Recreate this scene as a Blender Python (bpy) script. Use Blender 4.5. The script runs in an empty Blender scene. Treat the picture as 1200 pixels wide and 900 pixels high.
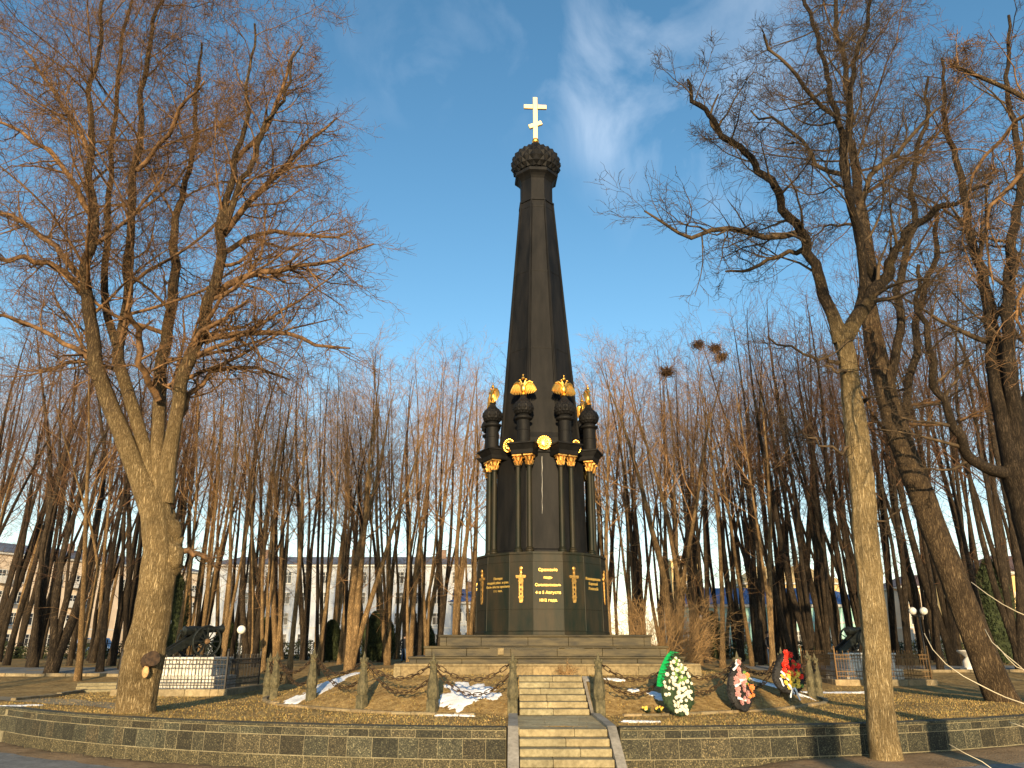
import bpy, math, random
import numpy as np
from mathutils import Vector, Matrix, Quaternion
R_ = math.radians
sc = bpy.context.scene
col = sc.collection
random.seed(7)
EYE = 2.1; PITCH = R_(19.0); F = 900.0
CP, SP = math.cos(PITCH), math.sin(PITCH)

def ray(px, py):
    u, v = px-600.0, 450.0-py
    return u, F*CP - v*SP, F*SP + v*CP          # lateral, forward, up
def U(px, py, Y):                               # point at forward distance Y seen at photo pixel
    l, f, u = ray(px, py); t = Y/f
    return (l*t, Y, EYE+u*t)

# ------------------------------------------------------------------ materials
def new_mat(name):
    m = bpy.data.materials.new(name); m.use_nodes = True
    nt = m.node_tree; b = nt.nodes['Principled BSDF']
    return m, nt, b
def N(nt, typ, **kw):
    n = nt.nodes.new(typ)
    for k, v in kw.items():
        if k.startswith('i_'):
            n.inputs[k[2:].replace('_', ' ')].default_value = v
        else: setattr(n, k, v)
    return n
def ramp(nt, fac, stops):
    r = nt.nodes.new('ShaderNodeValToRGB')
    el = r.color_ramp.elements
    while len(el) > 1: el.remove(el[-1])
    el[0].position = stops[0][0]; el[0].color = (*stops[0][1], 1)
    for p, c in stops[1:]:
        e = el.new(p); e.color = (*c, 1)
    nt.links.new(fac, r.inputs['Fac'])
    return r
def noise_mat(name, c1, c2, scale=5, rough=.8, metallic=0, stretch=(1,1,1), bump=.2, bscale=None, detail=6, spec=.4,
              coord='Object', c3=None, lo=.35, hi=.65, attr=None, bdist=.02, objvar=0.0):
    m, nt, b = new_mat(name)
    tc = N(nt, 'ShaderNodeTexCoord')
    mp = N(nt, 'ShaderNodeMapping'); mp.inputs['Scale'].default_value = stretch
    nt.links.new(tc.outputs[coord], mp.inputs['Vector'])
    n1 = N(nt, 'ShaderNodeTexNoise', i_Scale=scale, i_Detail=detail, i_Roughness=.62)
    nt.links.new(mp.outputs[0], n1.inputs['Vector'])
    st = [(lo, c1), (hi, c2)]
    if c3: st = [(lo, c1), ((lo+hi)/2, c2), (hi, c3)]
    r = ramp(nt, n1.outputs['Fac'], st)
    out = r.outputs['Color']
    n2 = N(nt, 'ShaderNodeTexNoise', i_Scale=scale*.17, i_Detail=3)
    nt.links.new(mp.outputs[0], n2.inputs['Vector'])
    mr = N(nt, 'ShaderNodeMapRange', i_From_Min=.3, i_From_Max=.7, i_To_Min=.75, i_To_Max=1.25)
    nt.links.new(n2.outputs['Fac'], mr.inputs['Value'])
    vm = N(nt, 'ShaderNodeVectorMath', operation='SCALE')
    nt.links.new(out, vm.inputs[0]); nt.links.new(mr.outputs[0], vm.inputs['Scale']); out = vm.outputs[0]
    if objvar:
        oi = N(nt, 'ShaderNodeObjectInfo')
        mo = N(nt, 'ShaderNodeMapRange', i_From_Min=0, i_From_Max=1, i_To_Min=1-objvar, i_To_Max=1+objvar)
        nt.links.new(oi.outputs['Random'], mo.inputs['Value'])
        v2 = N(nt, 'ShaderNodeVectorMath', operation='SCALE')
        nt.links.new(out, v2.inputs[0]); nt.links.new(mo.outputs[0], v2.inputs['Scale']); out = v2.outputs[0]
    if attr:
        at = N(nt, 'ShaderNodeAttribute', attribute_name=attr)
        v3 = N(nt, 'ShaderNodeVectorMath', operation='MULTIPLY')
        nt.links.new(out, v3.inputs[0]); nt.links.new(at.outputs['Color'], v3.inputs[1]); out = v3.outputs[0]
    nt.links.new(out, b.inputs['Base Color'])
    b.inputs['Roughness'].default_value = rough; b.inputs['Metallic'].default_value = metallic
    b.inputs['Specular IOR Level'].default_value = spec
    if bump:
        n3 = N(nt, 'ShaderNodeTexNoise', i_Scale=bscale or scale*2, i_Detail=5)
        nt.links.new(mp.outputs[0], n3.inputs['Vector'])
        bp = N(nt, 'ShaderNodeBump', i_Strength=bump, i_Distance=bdist)
        nt.links.new(n3.outputs['Fac'], bp.inputs['Height']); nt.links.new(bp.outputs[0], b.inputs['Normal'])
    return m
def bark_mat(name, c1, c2, c3, s=1.0, bump=.9, upper=None, z0=5, z1=10):
    m, nt, b = new_mat(name)
    tc = N(nt, 'ShaderNodeTexCoord')
    mp = N(nt, 'ShaderNodeMapping'); mp.inputs['Scale'].default_value = (1, 1, .13)
    nt.links.new(tc.outputs['Object'], mp.inputs['Vector'])
    n1 = N(nt, 'ShaderNodeTexNoise', i_Scale=30*s, i_Detail=8, i_Roughness=.62, i_Distortion=.5); nt.links.new(mp.outputs[0], n1.inputs['Vector'])
    n2 = N(nt, 'ShaderNodeTexNoise', i_Scale=34*s, i_Detail=7, i_Roughness=.7); nt.links.new(tc.outputs['Object'], n2.inputs['Vector'])
    n4 = N(nt, 'ShaderNodeTexNoise', i_Scale=1.6, i_Detail=5); nt.links.new(tc.outputs['Object'], n4.inputs['Vector'])
    ab = N(nt, 'ShaderNodeMath', operation='SUBTRACT'); nt.links.new(n1.outputs['Fac'], ab.inputs[0]); ab.inputs[1].default_value=.5
    a2 = N(nt, 'ShaderNodeMath', operation='ABSOLUTE'); nt.links.new(ab.outputs[0], a2.inputs[0])
    mr = N(nt, 'ShaderNodeMapRange', i_From_Min=0, i_From_Max=.13, i_To_Min=0, i_To_Max=.5); nt.links.new(a2.outputs[0], mr.inputs['Value'])
    ad = N(nt, 'ShaderNodeMath', operation='MULTIPLY_ADD'); nt.links.new(n2.outputs['Fac'], ad.inputs[0]); ad.inputs[1].default_value = .65
    nt.links.new(mr.outputs[0], ad.inputs[2])
    r = ramp(nt, ad.outputs[0], [(.22, c1), (.55, c2), (.88, c3)])
    m2 = N(nt, 'ShaderNodeMapRange', i_From_Min=.35, i_From_Max=.65, i_To_Min=.7, i_To_Max=1.2); nt.links.new(n4.outputs['Fac'], m2.inputs['Value'])
    oi = N(nt, 'ShaderNodeObjectInfo')
    mo = N(nt, 'ShaderNodeMapRange', i_To_Min=.7, i_To_Max=1.3); nt.links.new(oi.outputs['Random'], mo.inputs['Value'])
    mm = N(nt, 'ShaderNodeMath', operation='MULTIPLY'); nt.links.new(m2.outputs[0], mm.inputs[0]); nt.links.new(mo.outputs[0], mm.inputs[1])
    src = r.outputs[0]
    if upper:      # darker limb bark by height, painting in the shade on the upper stems
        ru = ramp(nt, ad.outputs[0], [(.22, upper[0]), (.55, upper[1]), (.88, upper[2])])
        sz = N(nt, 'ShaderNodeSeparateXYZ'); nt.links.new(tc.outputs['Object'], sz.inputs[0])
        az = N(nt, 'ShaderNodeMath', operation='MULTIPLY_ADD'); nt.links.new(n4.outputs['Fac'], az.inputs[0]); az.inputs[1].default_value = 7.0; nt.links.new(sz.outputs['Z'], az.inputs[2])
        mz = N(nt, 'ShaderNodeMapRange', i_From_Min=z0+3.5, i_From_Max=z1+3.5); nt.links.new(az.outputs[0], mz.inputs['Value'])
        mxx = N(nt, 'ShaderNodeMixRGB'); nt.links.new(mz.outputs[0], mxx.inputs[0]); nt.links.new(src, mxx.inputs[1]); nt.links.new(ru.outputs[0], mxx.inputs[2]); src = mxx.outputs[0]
    vs = N(nt, 'ShaderNodeVectorMath', operation='SCALE'); nt.links.new(src, vs.inputs[0]); nt.links.new(mm.outputs[0], vs.inputs['Scale'])
    nt.links.new(vs.outputs[0], b.inputs['Base Color'])
    b.inputs['Roughness'].default_value = .9; b.inputs['Specular IOR Level'].default_value = .2
    bp = N(nt, 'ShaderNodeBump', i_Strength=bump, i_Distance=.045); nt.links.new(ad.outputs[0], bp.inputs['Height']); nt.links.new(bp.outputs[0], b.inputs['Normal'])
    return m
def plain(name, c, rough=.6, metallic=0, spec=.5, emit=0):
    m, nt, b = new_mat(name)
    b.inputs['Base Color'].default_value = (*c, 1); b.inputs['Roughness'].default_value = rough
    b.inputs['Metallic'].default_value = metallic; b.inputs['Specular IOR Level'].default_value = spec
    n = N(nt, 'ShaderNodeTexNoise', i_Scale=8, i_Detail=4)
    mr = N(nt, 'ShaderNodeMapRange', i_To_Min=max(0, rough-.12), i_To_Max=min(1, rough+.12)); nt.links.new(n.outputs['Fac'], mr.inputs['Value'])
    nt.links.new(mr.outputs[0], b.inputs['Roughness'])
    return m

M = {}
M['iron'] = noise_mat('cast_iron_black', (.0045,.0052,.0062), (.015,.0145,.0145), 3, .64, .1, (1,1,.22), .15, 14, spec=.2, bdist=.01)
M['iron_ped'] = noise_mat('cast_iron_green', (.005,.011,.007), (.030,.023,.012), 2.2, .56, .1, (1,1,.25), .15, 14, spec=.28, bdist=.01)
M['step_iron'] = noise_mat('step_stone_dark', (.012,.011,.005), (.085,.066,.028), 2.6, .62, 0, (.5,.5,2.5), .2, 12, spec=.4)
M['gold'] = noise_mat('gilding', (.95,.46,.07), (1,.62,.16), 12, .38, 1, bump=.25, bscale=30, bdist=.01)
M['gold_letter'] = plain('gilded_letters', (.85,.56,.15), .5, .7)
M['gold_dull'] = noise_mat('gilding_worn', (.42,.23,.06), (.95,.55,.16), 14, .45, .9, bump=.3, bscale=30, bdist=.01)
M['pale_stone'] = noise_mat('pale_limestone', (.15,.115,.06), (.28,.22,.115), 9, .85, stretch=(1,1,1), bump=.35, bscale=30, attr='tint')
M['tread_stone'] = noise_mat('stair_stone', (.20,.17,.095), (.33,.285,.17), 12, .85, bump=.3, bscale=40, attr='tint')
M['cheek'] = noise_mat('grey_cheek_stone', (.24,.22,.18), (.36,.33,.27), 10, .85, bump=.3, bscale=40)
M['granite'] = noise_mat('speckled_granite', (.016,.017,.012), (.065,.060,.038), 38, .8, bump=.5, bscale=60, attr='tint', c3=(.34,.30,.18), lo=.40, hi=.74, detail=8, bdist=.008)
M['mortar'] = noise_mat('wall_mortar', (.17,.15,.09), (.27,.24,.15), 12, .9, bump=.3)
M['ground'] = noise_mat('bare_earth_and_litter', (.16,.10,.038), (.31,.21,.085), 7, .95, bump=.9, bscale=26, c3=(.47,.34,.15), lo=.3, hi=.72, detail=10, spec=.1, bdist=.04)
M['soil'] = noise_mat('brown_soil', (.20,.13,.07), (.34,.235,.13), 6, .95, bump=.9, bscale=22, c3=(.29,.21,.12), lo=.3, hi=.72, detail=10, spec=.1, bdist=.04)
M['asphalt'] = noise_mat('grey_asphalt', (.15,.15,.14), (.24,.235,.21), 14, .9, bump=.4, bscale=60, detail=8)
M['path'] = noise_mat('trodden_path', (.20,.16,.095), (.31,.25,.15), 6, .95, bump=.4, bscale=30, detail=8)
M['grass'] = noise_mat('dry_grass', (.24,.175,.07), (.44,.33,.14), 3, .9, bump=0, spec=.15, attr='tint')
M['snow'] = noise_mat('old_snow', (.72,.76,.82), (.86,.88,.9), 9, .7, bump=.5, bscale=18, spec=.3)
LIMB_SHADE=((.03,.021,.013), (.095,.064,.035), (.23,.165,.085)); DARK_SHADE=((.012,.009,.007), (.035,.026,.017), (.11,.08,.05))  # limb bark tones with the shade of the crowns put into them
M['bark_a'] = bark_mat('linden_bark', (.08,.054,.024), (.31,.22,.10), (.54,.42,.23), 1.0, 1.0, LIMB_SHADE, 6, 10)
M['bark_r'] = bark_mat('roadside_bark', (.13,.09,.042), (.40,.295,.14), (.60,.47,.27), 1.0, 1.0, DARK_SHADE, 7.2, 10.5)
M['bark_b'] = bark_mat('grove_bark', (.06,.038,.019), (.20,.13,.06), (.38,.26,.13), .8, .7)
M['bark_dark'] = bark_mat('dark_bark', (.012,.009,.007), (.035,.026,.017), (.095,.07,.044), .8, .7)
M['bark_limb_shaded'] = bark_mat('shaded_limb_bark', (.03,.021,.013), (.095,.064,.035), (.23,.165,.085), 1.0)
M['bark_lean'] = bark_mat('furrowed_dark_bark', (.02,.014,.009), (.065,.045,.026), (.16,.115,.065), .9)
M['twig'] = noise_mat('twig_bark', (.055,.034,.020), (.27,.155,.070), 5, .85, bump=.5, bscale=30, spec=.25, objvar=.15)
M['twig_red'] = noise_mat('grove_twigs', (.18,.095,.042), (.44,.265,.12), 1.2, .85, bump=0, spec=.25, objvar=.22)
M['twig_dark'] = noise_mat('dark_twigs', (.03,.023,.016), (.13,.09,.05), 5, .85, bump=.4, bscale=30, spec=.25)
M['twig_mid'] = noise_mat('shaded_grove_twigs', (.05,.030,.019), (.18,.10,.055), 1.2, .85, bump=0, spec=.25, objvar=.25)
M['twig_light'] = noise_mat('pale_twigs', (.50,.42,.27), (.72,.64,.46), 2, .6, bump=0)
M['bush'] = noise_mat('bush_twigs', (.24,.14,.055), (.42,.27,.12), 2, .85, bump=0)
M['cutwood'] = noise_mat('cut_wood', (.03,.02,.014), (.09,.055,.03), 12, .9, bump=.6)
M['rawwood'] = noise_mat('raw_wood', (.35,.2,.08), (.6,.38,.18), 12, .9, bump=.6)
M['post'] = noise_mat('weathered_cast_stone', (.05,.047,.025), (.15,.13,.07), 12, .8, bump=.4, bscale=40)
M['chain'] = noise_mat('rusty_chain', (.035,.024,.015), (.11,.07,.038), 16, .7, .5, bump=.4)
M['curb'] = noise_mat('old_curb', (.20,.155,.085), (.32,.255,.15), 8, .9, bump=.5, bscale=30, attr='tint')
M['white_stone'] = noise_mat('whitewashed_stone', (.50,.48,.42), (.74,.71,.63), 9, .8, bump=.5, bscale=22)
M['fence'] = plain('black_fence_paint', (.015,.015,.016), .5, .3)
M['fence_rust'] = plain('rust_fence_paint', (.16,.09,.03), .6, .3)
M['gunmetal'] = noise_mat('gun_metal', (.014,.018,.017), (.04,.045,.04), 8, .45, .6, bump=.2)
M['globe'] = plain('milk_glass_globe', (.82,.80,.72), .35)
M['pole'] = plain('lamp_pole_paint', (.03,.03,.03), .5, .3)
M['glass'] = plain('window_glass', (.02,.025,.035), .08, 0, .8)
M['frame'] = plain('window_frame_white', (.6,.6,.58), .5)
M['white_wall'] = noise_mat('shaded_white_plaster', (.45,.49,.54), (.55,.59,.64), .6, .9, bump=.1)  # white paint, greyed and blued so the colour carries the facade's shade
M['beige_wall'] = noise_mat('beige_plaster', (.60,.49,.38), (.70,.58,.45), .6, .9, bump=.1)
M['teal_wall'] = noise_mat('turquoise_plaster', (.30,.56,.52), (.40,.66,.61), .6, .9, bump=.1)
M['yellow_wall'] = noise_mat('ochre_plaster', (.62,.45,.20), (.72,.54,.27), .6, .9, bump=.1)
M['orange_wall'] = noise_mat('orange_brick', (.42,.22,.12), (.55,.31,.18), .8, .9, bump=.1)
M['grey_roof'] = noise_mat('grey_roof_metal', (.10,.105,.12), (.17,.17,.19), 2, .6, bump=.1)
M['blue_roof'] = noise_mat('blue_roof_metal', (.055,.10,.24), (.085,.15,.33), 2, .5, bump=.1)
M['brown_roof'] = noise_mat('brown_roof_metal', (.10,.06,.045), (.16,.1,.07), 2, .6, bump=.1)
M['thuja'] = noise_mat('thuja_needles', (.014,.022,.010), (.06,.08,.03), 6, .9, bump=.2)
M['leafgreen'] = noise_mat('wreath_spruce', (.008,.02,.008), (.03,.06,.022), 20, .8, bump=.2)
M['blackleaf'] = noise_mat('wreath_black_cloth', (.006,.006,.007), (.02,.02,.022), 20, .7, bump=.2)
M['ribbon_green'] = plain('green_ribbon', (.01,.42,.12), .45)
M['f_white'] = plain('white_petals', (.80,.76,.62), .7)
M['f_pink'] = plain('pink_petals', (.50,.26,.25), .7)
M['f_orange'] = plain('orange_petals', (.85,.28,.08), .7)
M['f_red'] = plain('red_petals', (.80,.035,.015), .6)
M['f_yellow'] = plain('yellow_petals', (.85,.62,.10), .7)
M['f_leaf'] = plain('green_leaf', (.16,.30,.06), .7)
M['ribbon_white'] = plain('white_ribbon', (.72,.74,.78), .5)
M['skin'] = plain('skin', (.5,.32,.23), .6)
M['jacket'] = plain('dark_jacket', (.012,.015,.022), .8)
M['jeans'] = plain('blue_jeans', (.05,.09,.17), .85)
M['hair'] = plain('dark_hair', (.02,.014,.01), .7)
M['car_white'] = plain('white_car_paint', (.72,.72,.72), .3)
M['car_blue'] = plain('blue_car_paint', (.05,.12,.30), .3)
M['tyre'] = plain('black_rubber', (.02,.02,.02), .8)
M['rim'] = plain('grey_rim', (.35,.35,.36), .4, .7)
M['sign_yellow'] = plain('sign_yellow', (.62,.72,.08), .5)
M['sign_white'] = plain('sign_white', (.75,.75,.72), .5)
M['nest'] = noise_mat('nest_sticks', (.05,.028,.014), (.15,.085,.04), 8, .9, bump=.5)
M['bench'] = noise_mat('bench_wood', (.10,.06,.03), (.2,.12,.06), 8, .7, bump=.2)
M['urn'] = noise_mat('white_urn_plaster', (.6,.58,.54), (.75,.73,.68), 6, .7, bump=.2)

# ------------------------------------------------------------------ mesh helpers
def link(o): col.objects.link(o); return o
def tag(o, label=None, cat=None, group=None, kind=None):
    if label: o['label'] = label
    if cat: o['category'] = cat
    if group: o['group'] = group
    if kind: o['kind'] = kind
    return o
def empty(name, loc=(0,0,0), rz=0, label=None, cat=None, group=None):
    o = bpy.data.objects.new(name, None); link(o); o.location = loc; o.rotation_euler = (0,0,rz)
    o.empty_display_size = .3
    return tag(o, label, cat, group)
class MB:
    def __init__(s): s.v=[]; s.f=[]; s.t=[]; s.tint=(1,1,1)
    def add(s, vs, fs, tint=None):
        o=len(s.v); s.v += [tuple(v) for v in vs]; s.f += [tuple(i+o for i in f) for f in fs]
        s.t += [tint or s.tint]*len(fs)
    def box(s, x0,x1,y0,y1,z0,z1, tint=None, M4=None, bev=0.0):
        if bev:
            b=bev; vs=[]; 
            # chamfered box: 24 verts
            for (X,sx) in ((x0,1),(x1,-1)):
                for (Y,sy) in ((y0,1),(y1,-1)):
                    for (Z,sz) in ((z0,1),(z1,-1)):
                        vs += [(X,Y+sy*b,Z+sz*b),(X+sx*b,Y,Z+sz*b),(X+sx*b,Y+sy*b,Z)]
            c=lambda i,j,k,a:(i*4+j*2+k)*3+a
            fs=[]
            for i in (0,1):
                q=[c(i,0,0,0),c(i,1,0,0),c(i,1,1,0),c(i,0,1,0)]; fs.append(q if i else q[::-1])
            for j in (0,1):
                q=[c(0,j,0,1),c(1,j,0,1),c(1,j,1,1),c(0,j,1,1)]; fs.append(q[::-1] if j else q)
            for k in (0,1):
                q=[c(0,0,k,2),c(1,0,k,2),c(1,1,k,2),c(0,1,k,2)]; fs.append(q if k else q[::-1])
            for i in (0,1):
                for j in (0,1): fs.append([c(i,j,0,0),c(i,j,1,0),c(i,j,1,1),c(i,j,0,1)])
                for k in (0,1): fs.append([c(i,0,k,0),c(i,1,k,0),c(i,1,k,2),c(i,0,k,2)])
            for j in (0,1):
                for k in (0,1): fs.append([c(0,j,k,1),c(1,j,k,1),c(1,j,k,2),c(0,j,k,2)])
            for i in (0,1):
                for j in (0,1):
                    for k in (0,1): fs.append([c(i,j,k,0),c(i,j,k,1),c(i,j,k,2)])
        else:
            vs=[(x0,y0,z0),(x1,y0,z0),(x1,y1,z0),(x0,y1,z0),(x0,y0,z1),(x1,y0,z1),(x1,y1,z1),(x0,y1,z1)]
            fs=[(0,3,2,1),(4,5,6,7),(0,1,5,4),(1,2,6,5),(2,3,7,6),(3,0,4,7)]
        if M4 is not None: vs=[M4@Vector(v) for v in vs]
        s.add(vs,fs,tint)
    def lathe(s, prof, n=24, c=(0,0,0), M4=None, a0=0.0, cap=True, sq=None, tint=None):
        vs=[]; fs=[]
        for r,z in prof:
            for i in range(n):
                a=a0+2*math.pi*i/n
                vs.append((c[0]+r*math.cos(a), c[1]+r*math.sin(a), c[2]+z))
        for k in range(len(prof)-1):
            for i in range(n):
                j=(i+1)%n; fs.append((k*n+i,k*n+j,(k+1)*n+j,(k+1)*n+i))
        if cap: fs.append(tuple(range(n))[::-1]); fs.append(tuple((len(prof)-1)*n+i for i in range(n)))
        if M4 is not None: vs=[M4@Vector(v) for v in vs]
        s.add(vs,fs,tint)
    def ring_stack(s, rings, cap=True, tint=None):
        n=len(rings[0]); vs=[p for r in rings for p in r]; fs=[]
        for k in range(len(rings)-1):
            for i in range(n):
                j=(i+1)%n; fs.append((k*n+i,k*n+j,(k+1)*n+j,(k+1)*n+i))
        if cap: fs.append(tuple(range(n))[::-1]); fs.append(tuple((len(rings)-1)*n+i for i in range(n)))
        s.add(vs,fs,tint)
    def tube(s, pts, r, n=8, closed=False, tint=None, cap=True):
        pts=[Vector(p) for p in pts]; K=len(pts)
        rr = r if hasattr(r,'__len__') else [r]*K
        rings=[]; ref=None
        for k in range(K):
            if closed: t=(pts[(k+1)%K]-pts[k-1])
            else: t=pts[min(k+1,K-1)]-pts[max(k-1,0)]
            t.normalize()
            if ref is None: ref=Vector((0,0,1)) if abs(t.z)<.9 else Vector((1,0,0))
            u=(ref-t*ref.dot(t)).normalized(); w=t.cross(u); ref=u
            rings.append([pts[k]+(u*math.cos(2*math.pi*i/n)+w*math.sin(2*math.pi*i/n))*rr[k] for i in range(n)])
        if closed:
            vs=[p for q in rings for p in q]; fs=[]
            for k in range(K):
                k2=(k+1)%K
                for i in range(n):
                    j=(i+1)%n; fs.append((k*n+i,k*n+j,k2*n+j,k2*n+i))
            s.add(vs,fs,tint)
        else: s.ring_stack(rings,cap,tint)
    def prism(s, poly, d0, d1, M4=None, tint=None):     # poly in XZ plane, extruded in Y from d0 to d1
        n=len(poly); vs=[(x,d0,z) for x,z in poly]+[(x,d1,z) for x,z in poly]
        fs=[tuple(range(n)),tuple(range(2*n-1,n-1,-1))]+[((i+1)%n,i,n+i,n+(i+1)%n) for i in range(n)]
        if M4 is not None: vs=[M4@Vector(v) for v in vs]
        s.add(vs,fs,tint)
    def ball(s, c, r, n=12, m=8, sc3=(1,1,1), tint=None):
        vs=[];fs=[]
        for j in range(1,m):
            th=math.pi*j/m
            for i in range(n):
                a=2*math.pi*i/n
                vs.append((c[0]+r*sc3[0]*math.sin(th)*math.cos(a),c[1]+r*sc3[1]*math.sin(th)*math.sin(a),c[2]+r*sc3[2]*math.cos(th)))
        top=len(vs); vs.append((c[0],c[1],c[2]+r*sc3[2])); vs.append((c[0],c[1],c[2]-r*sc3[2]))
        for j in range(m-2):
            for i in range(n):
                k=(i+1)%n; fs.append((j*n+i,(j+1)*n+i,(j+1)*n+k,j*n+k))
        for i in range(n):
            k=(i+1)%n; fs.append((top,i,k)); fs.append((top+1,(m-2)*n+k,(m-2)*n+i))
        s.add(vs,fs,tint)
    def build(s, name, mat, parent=None, smooth=False, tint=False, loc=None, auto=None):
        me=bpy.data.meshes.new(name); me.from_pydata(s.v,[],s.f)
        if tint:
            at=me.color_attributes.new('tint','FLOAT_COLOR','CORNER')
            arr=np.ones((len(me.loops),4),dtype=np.float32); k=0
            cols=[]
            for f,t in zip(s.f,s.t): cols += [t]*len(f)
            arr[:,:3]=np.array(cols,dtype=np.float32)
            at.data.foreach_set('color',arr.ravel())
        me.update()
        o=bpy.data.objects.new(name,me); link(o)
        if isinstance(mat,(list,tuple)):
            for m in mat: me.materials.append(m)
        else: me.materials.append(mat)
        if smooth:
            me.polygons.foreach_set('use_smooth',[True]*len(me.polygons))
            if auto: me.set_sharp_from_angle(angle=R_(auto))
        if parent: o.parent=parent
        if loc: o.location=loc
        return o
def dup(o, parent=None, loc=None, rz=None):
    c=o.copy(); link(c)
    if parent is not None: c.parent=parent
    if loc is not None: c.location=loc
    if rz is not None: c.rotation_euler=(0,0,rz)
    for ch in [k for k in o.children]: dup(ch, c)
    return c
def np_mesh(name, V, Q, mats, parent=None, smooth=True, matidx=None, tint=None):
    Q=np.asarray(Q,dtype=np.int32); n=Q.shape[1]
    me=bpy.data.meshes.new(name)
    me.vertices.add(len(V)); me.vertices.foreach_set('co',np.asarray(V,dtype=np.float32).ravel())
    me.loops.add(Q.size); me.loops.foreach_set('vertex_index',Q.ravel())
    me.polygons.add(len(Q)); me.polygons.foreach_set('loop_start',np.arange(0,Q.size,n,dtype=np.int32))
    me.update(calc_edges=True)
    if smooth: me.polygons.foreach_set('use_smooth',np.ones(len(Q),dtype=bool))
    if not isinstance(mats,(list,tuple)): mats=[mats]
    for m in mats: me.materials.append(m)
    if matidx is not None: me.polygons.foreach_set('material_index',matidx)
    if tint is not None:
        at=me.color_attributes.new('tint','FLOAT_COLOR','CORNER')
        a=np.ones((Q.size,4),dtype=np.float32); a[:,:3]=np.repeat(tint,n,axis=0); at.data.foreach_set('color',a.ravel())
    o=bpy.data.objects.new(name,me); link(o)
    if parent: o.parent=parent
    return o

# ------------------------------------------------------------------ terrain shape
AX, AY = 1.0, 27.5
WCX, WCY, WR = 1.2, 38.7, 22.0
def wallY(x):
    dx=np.abs(np.asarray(x,dtype=float)-WCX); a=14.8
    arc=WCY-np.sqrt(np.maximum(WR*WR-np.minimum(dx,a)**2,0))
    return arc+np.maximum(dx-a,0)*.5
def sst(u): u=np.clip(u,0,1); return u*u*(3-2*u)
def wob(x,y,s=1.0): return (np.sin(x*1.3*s+.7*y*s)+np.sin(y*1.9*s-x*.6*s+1.3)+np.sin(x*3.1*s-y*2.3*s)*.5)/2.5
def H(x,y):
    x=np.asarray(x,dtype=float); y=np.asarray(y,dtype=float)
    rho=np.sqrt(((x-AX)/8.8)**2+((y-AY)/7.9)**2)
    u=np.clip((1-rho)/.34,0,1)
    mound=.79*(1-(1-u)**1.5)
    far=.62*sst((y-29)/16)*sst((rho-1.0)/.5)
    z=.60+np.maximum(mound,far)+.02*wob(x,y)*np.where(rho<1.05,.7,1)+.008*wob(x,y,4)
    st=(np.abs(x-AX)<.95)&(y<22.0)&(y>16.9)
    z=np.where(st,np.minimum(z,.5),z)
    return z
def FG(x,y): # front ground
    x=np.asarray(x,dtype=float)
    return -.24+.24*sst((x-2.6)/4.2)+.012*wob(x,y,1.7)+.25*np.exp(-((x+30)/8)**2)*0

xs=np.concatenate([-np.geomspace(1500,22,26),np.arange(-21.8,0.04,.22),[.049,.051],np.arange(.25,1.9,.2),[1.949,1.951],np.arange(2.1,24,.22),np.geomspace(24.5,1500,26)])
ss=np.concatenate([np.arange(.18,16,.16),np.arange(16.3,50,.6),np.geomspace(51,1600,26)])
X,S=np.meshgrid(xs,ss); Y=wallY(X)+S
Yf=np.where(S>50, np.maximum(Y, S), Y)
Z=H(X,Yf)
def grid_obj(name,X,Y,Z,mat):
    ny,nx=X.shape; V=np.stack([X,Y,Z],-1).reshape(-1,3)
    i=np.arange(ny-1)[:,None]*nx+np.arange(nx-1)[None,:]
    Q=np.stack([i,i+1,i+nx+1,i+nx],-1).reshape(-1,4)
    return np_mesh(name,V,Q,mat)
g=grid_obj('ground',X,Yf,Z,M['ground']); tag(g,kind='structure')
xs=np.concatenate([-np.geomspace(1500,26,16),np.arange(-25,26,.3),np.geomspace(26.5,1500,16)])
ys=np.concatenate([-np.geomspace(1500,21,16),np.arange(-20,31,.3)])
X,Y=np.meshgrid(xs,ys)
g=grid_obj('soil_ground',X,Y,FG(X,Y)-np.where(Y>wallY(X)+.15,.15,0),M['soil']); tag(g,kind='structure')
# asphalt: sheet following the wall
xs=np.arange(-24,26,.3); ss=np.concatenate([np.arange(0,3,.3),np.arange(3.5,60,2)])
X,S=np.meshgrid(xs,ss); Y=wallY(X)-1.05-.95*sst((X-2)/4)-.10*wob(X*2,X*0,1.3)-.05*np.sin(X*6)-S
g=grid_obj('asphalt_road',X,Y,FG(X,Y)+.004+.012*0,M['asphalt']); tag(g,kind='structure')
for p in g.data.polygons: pass

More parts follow.
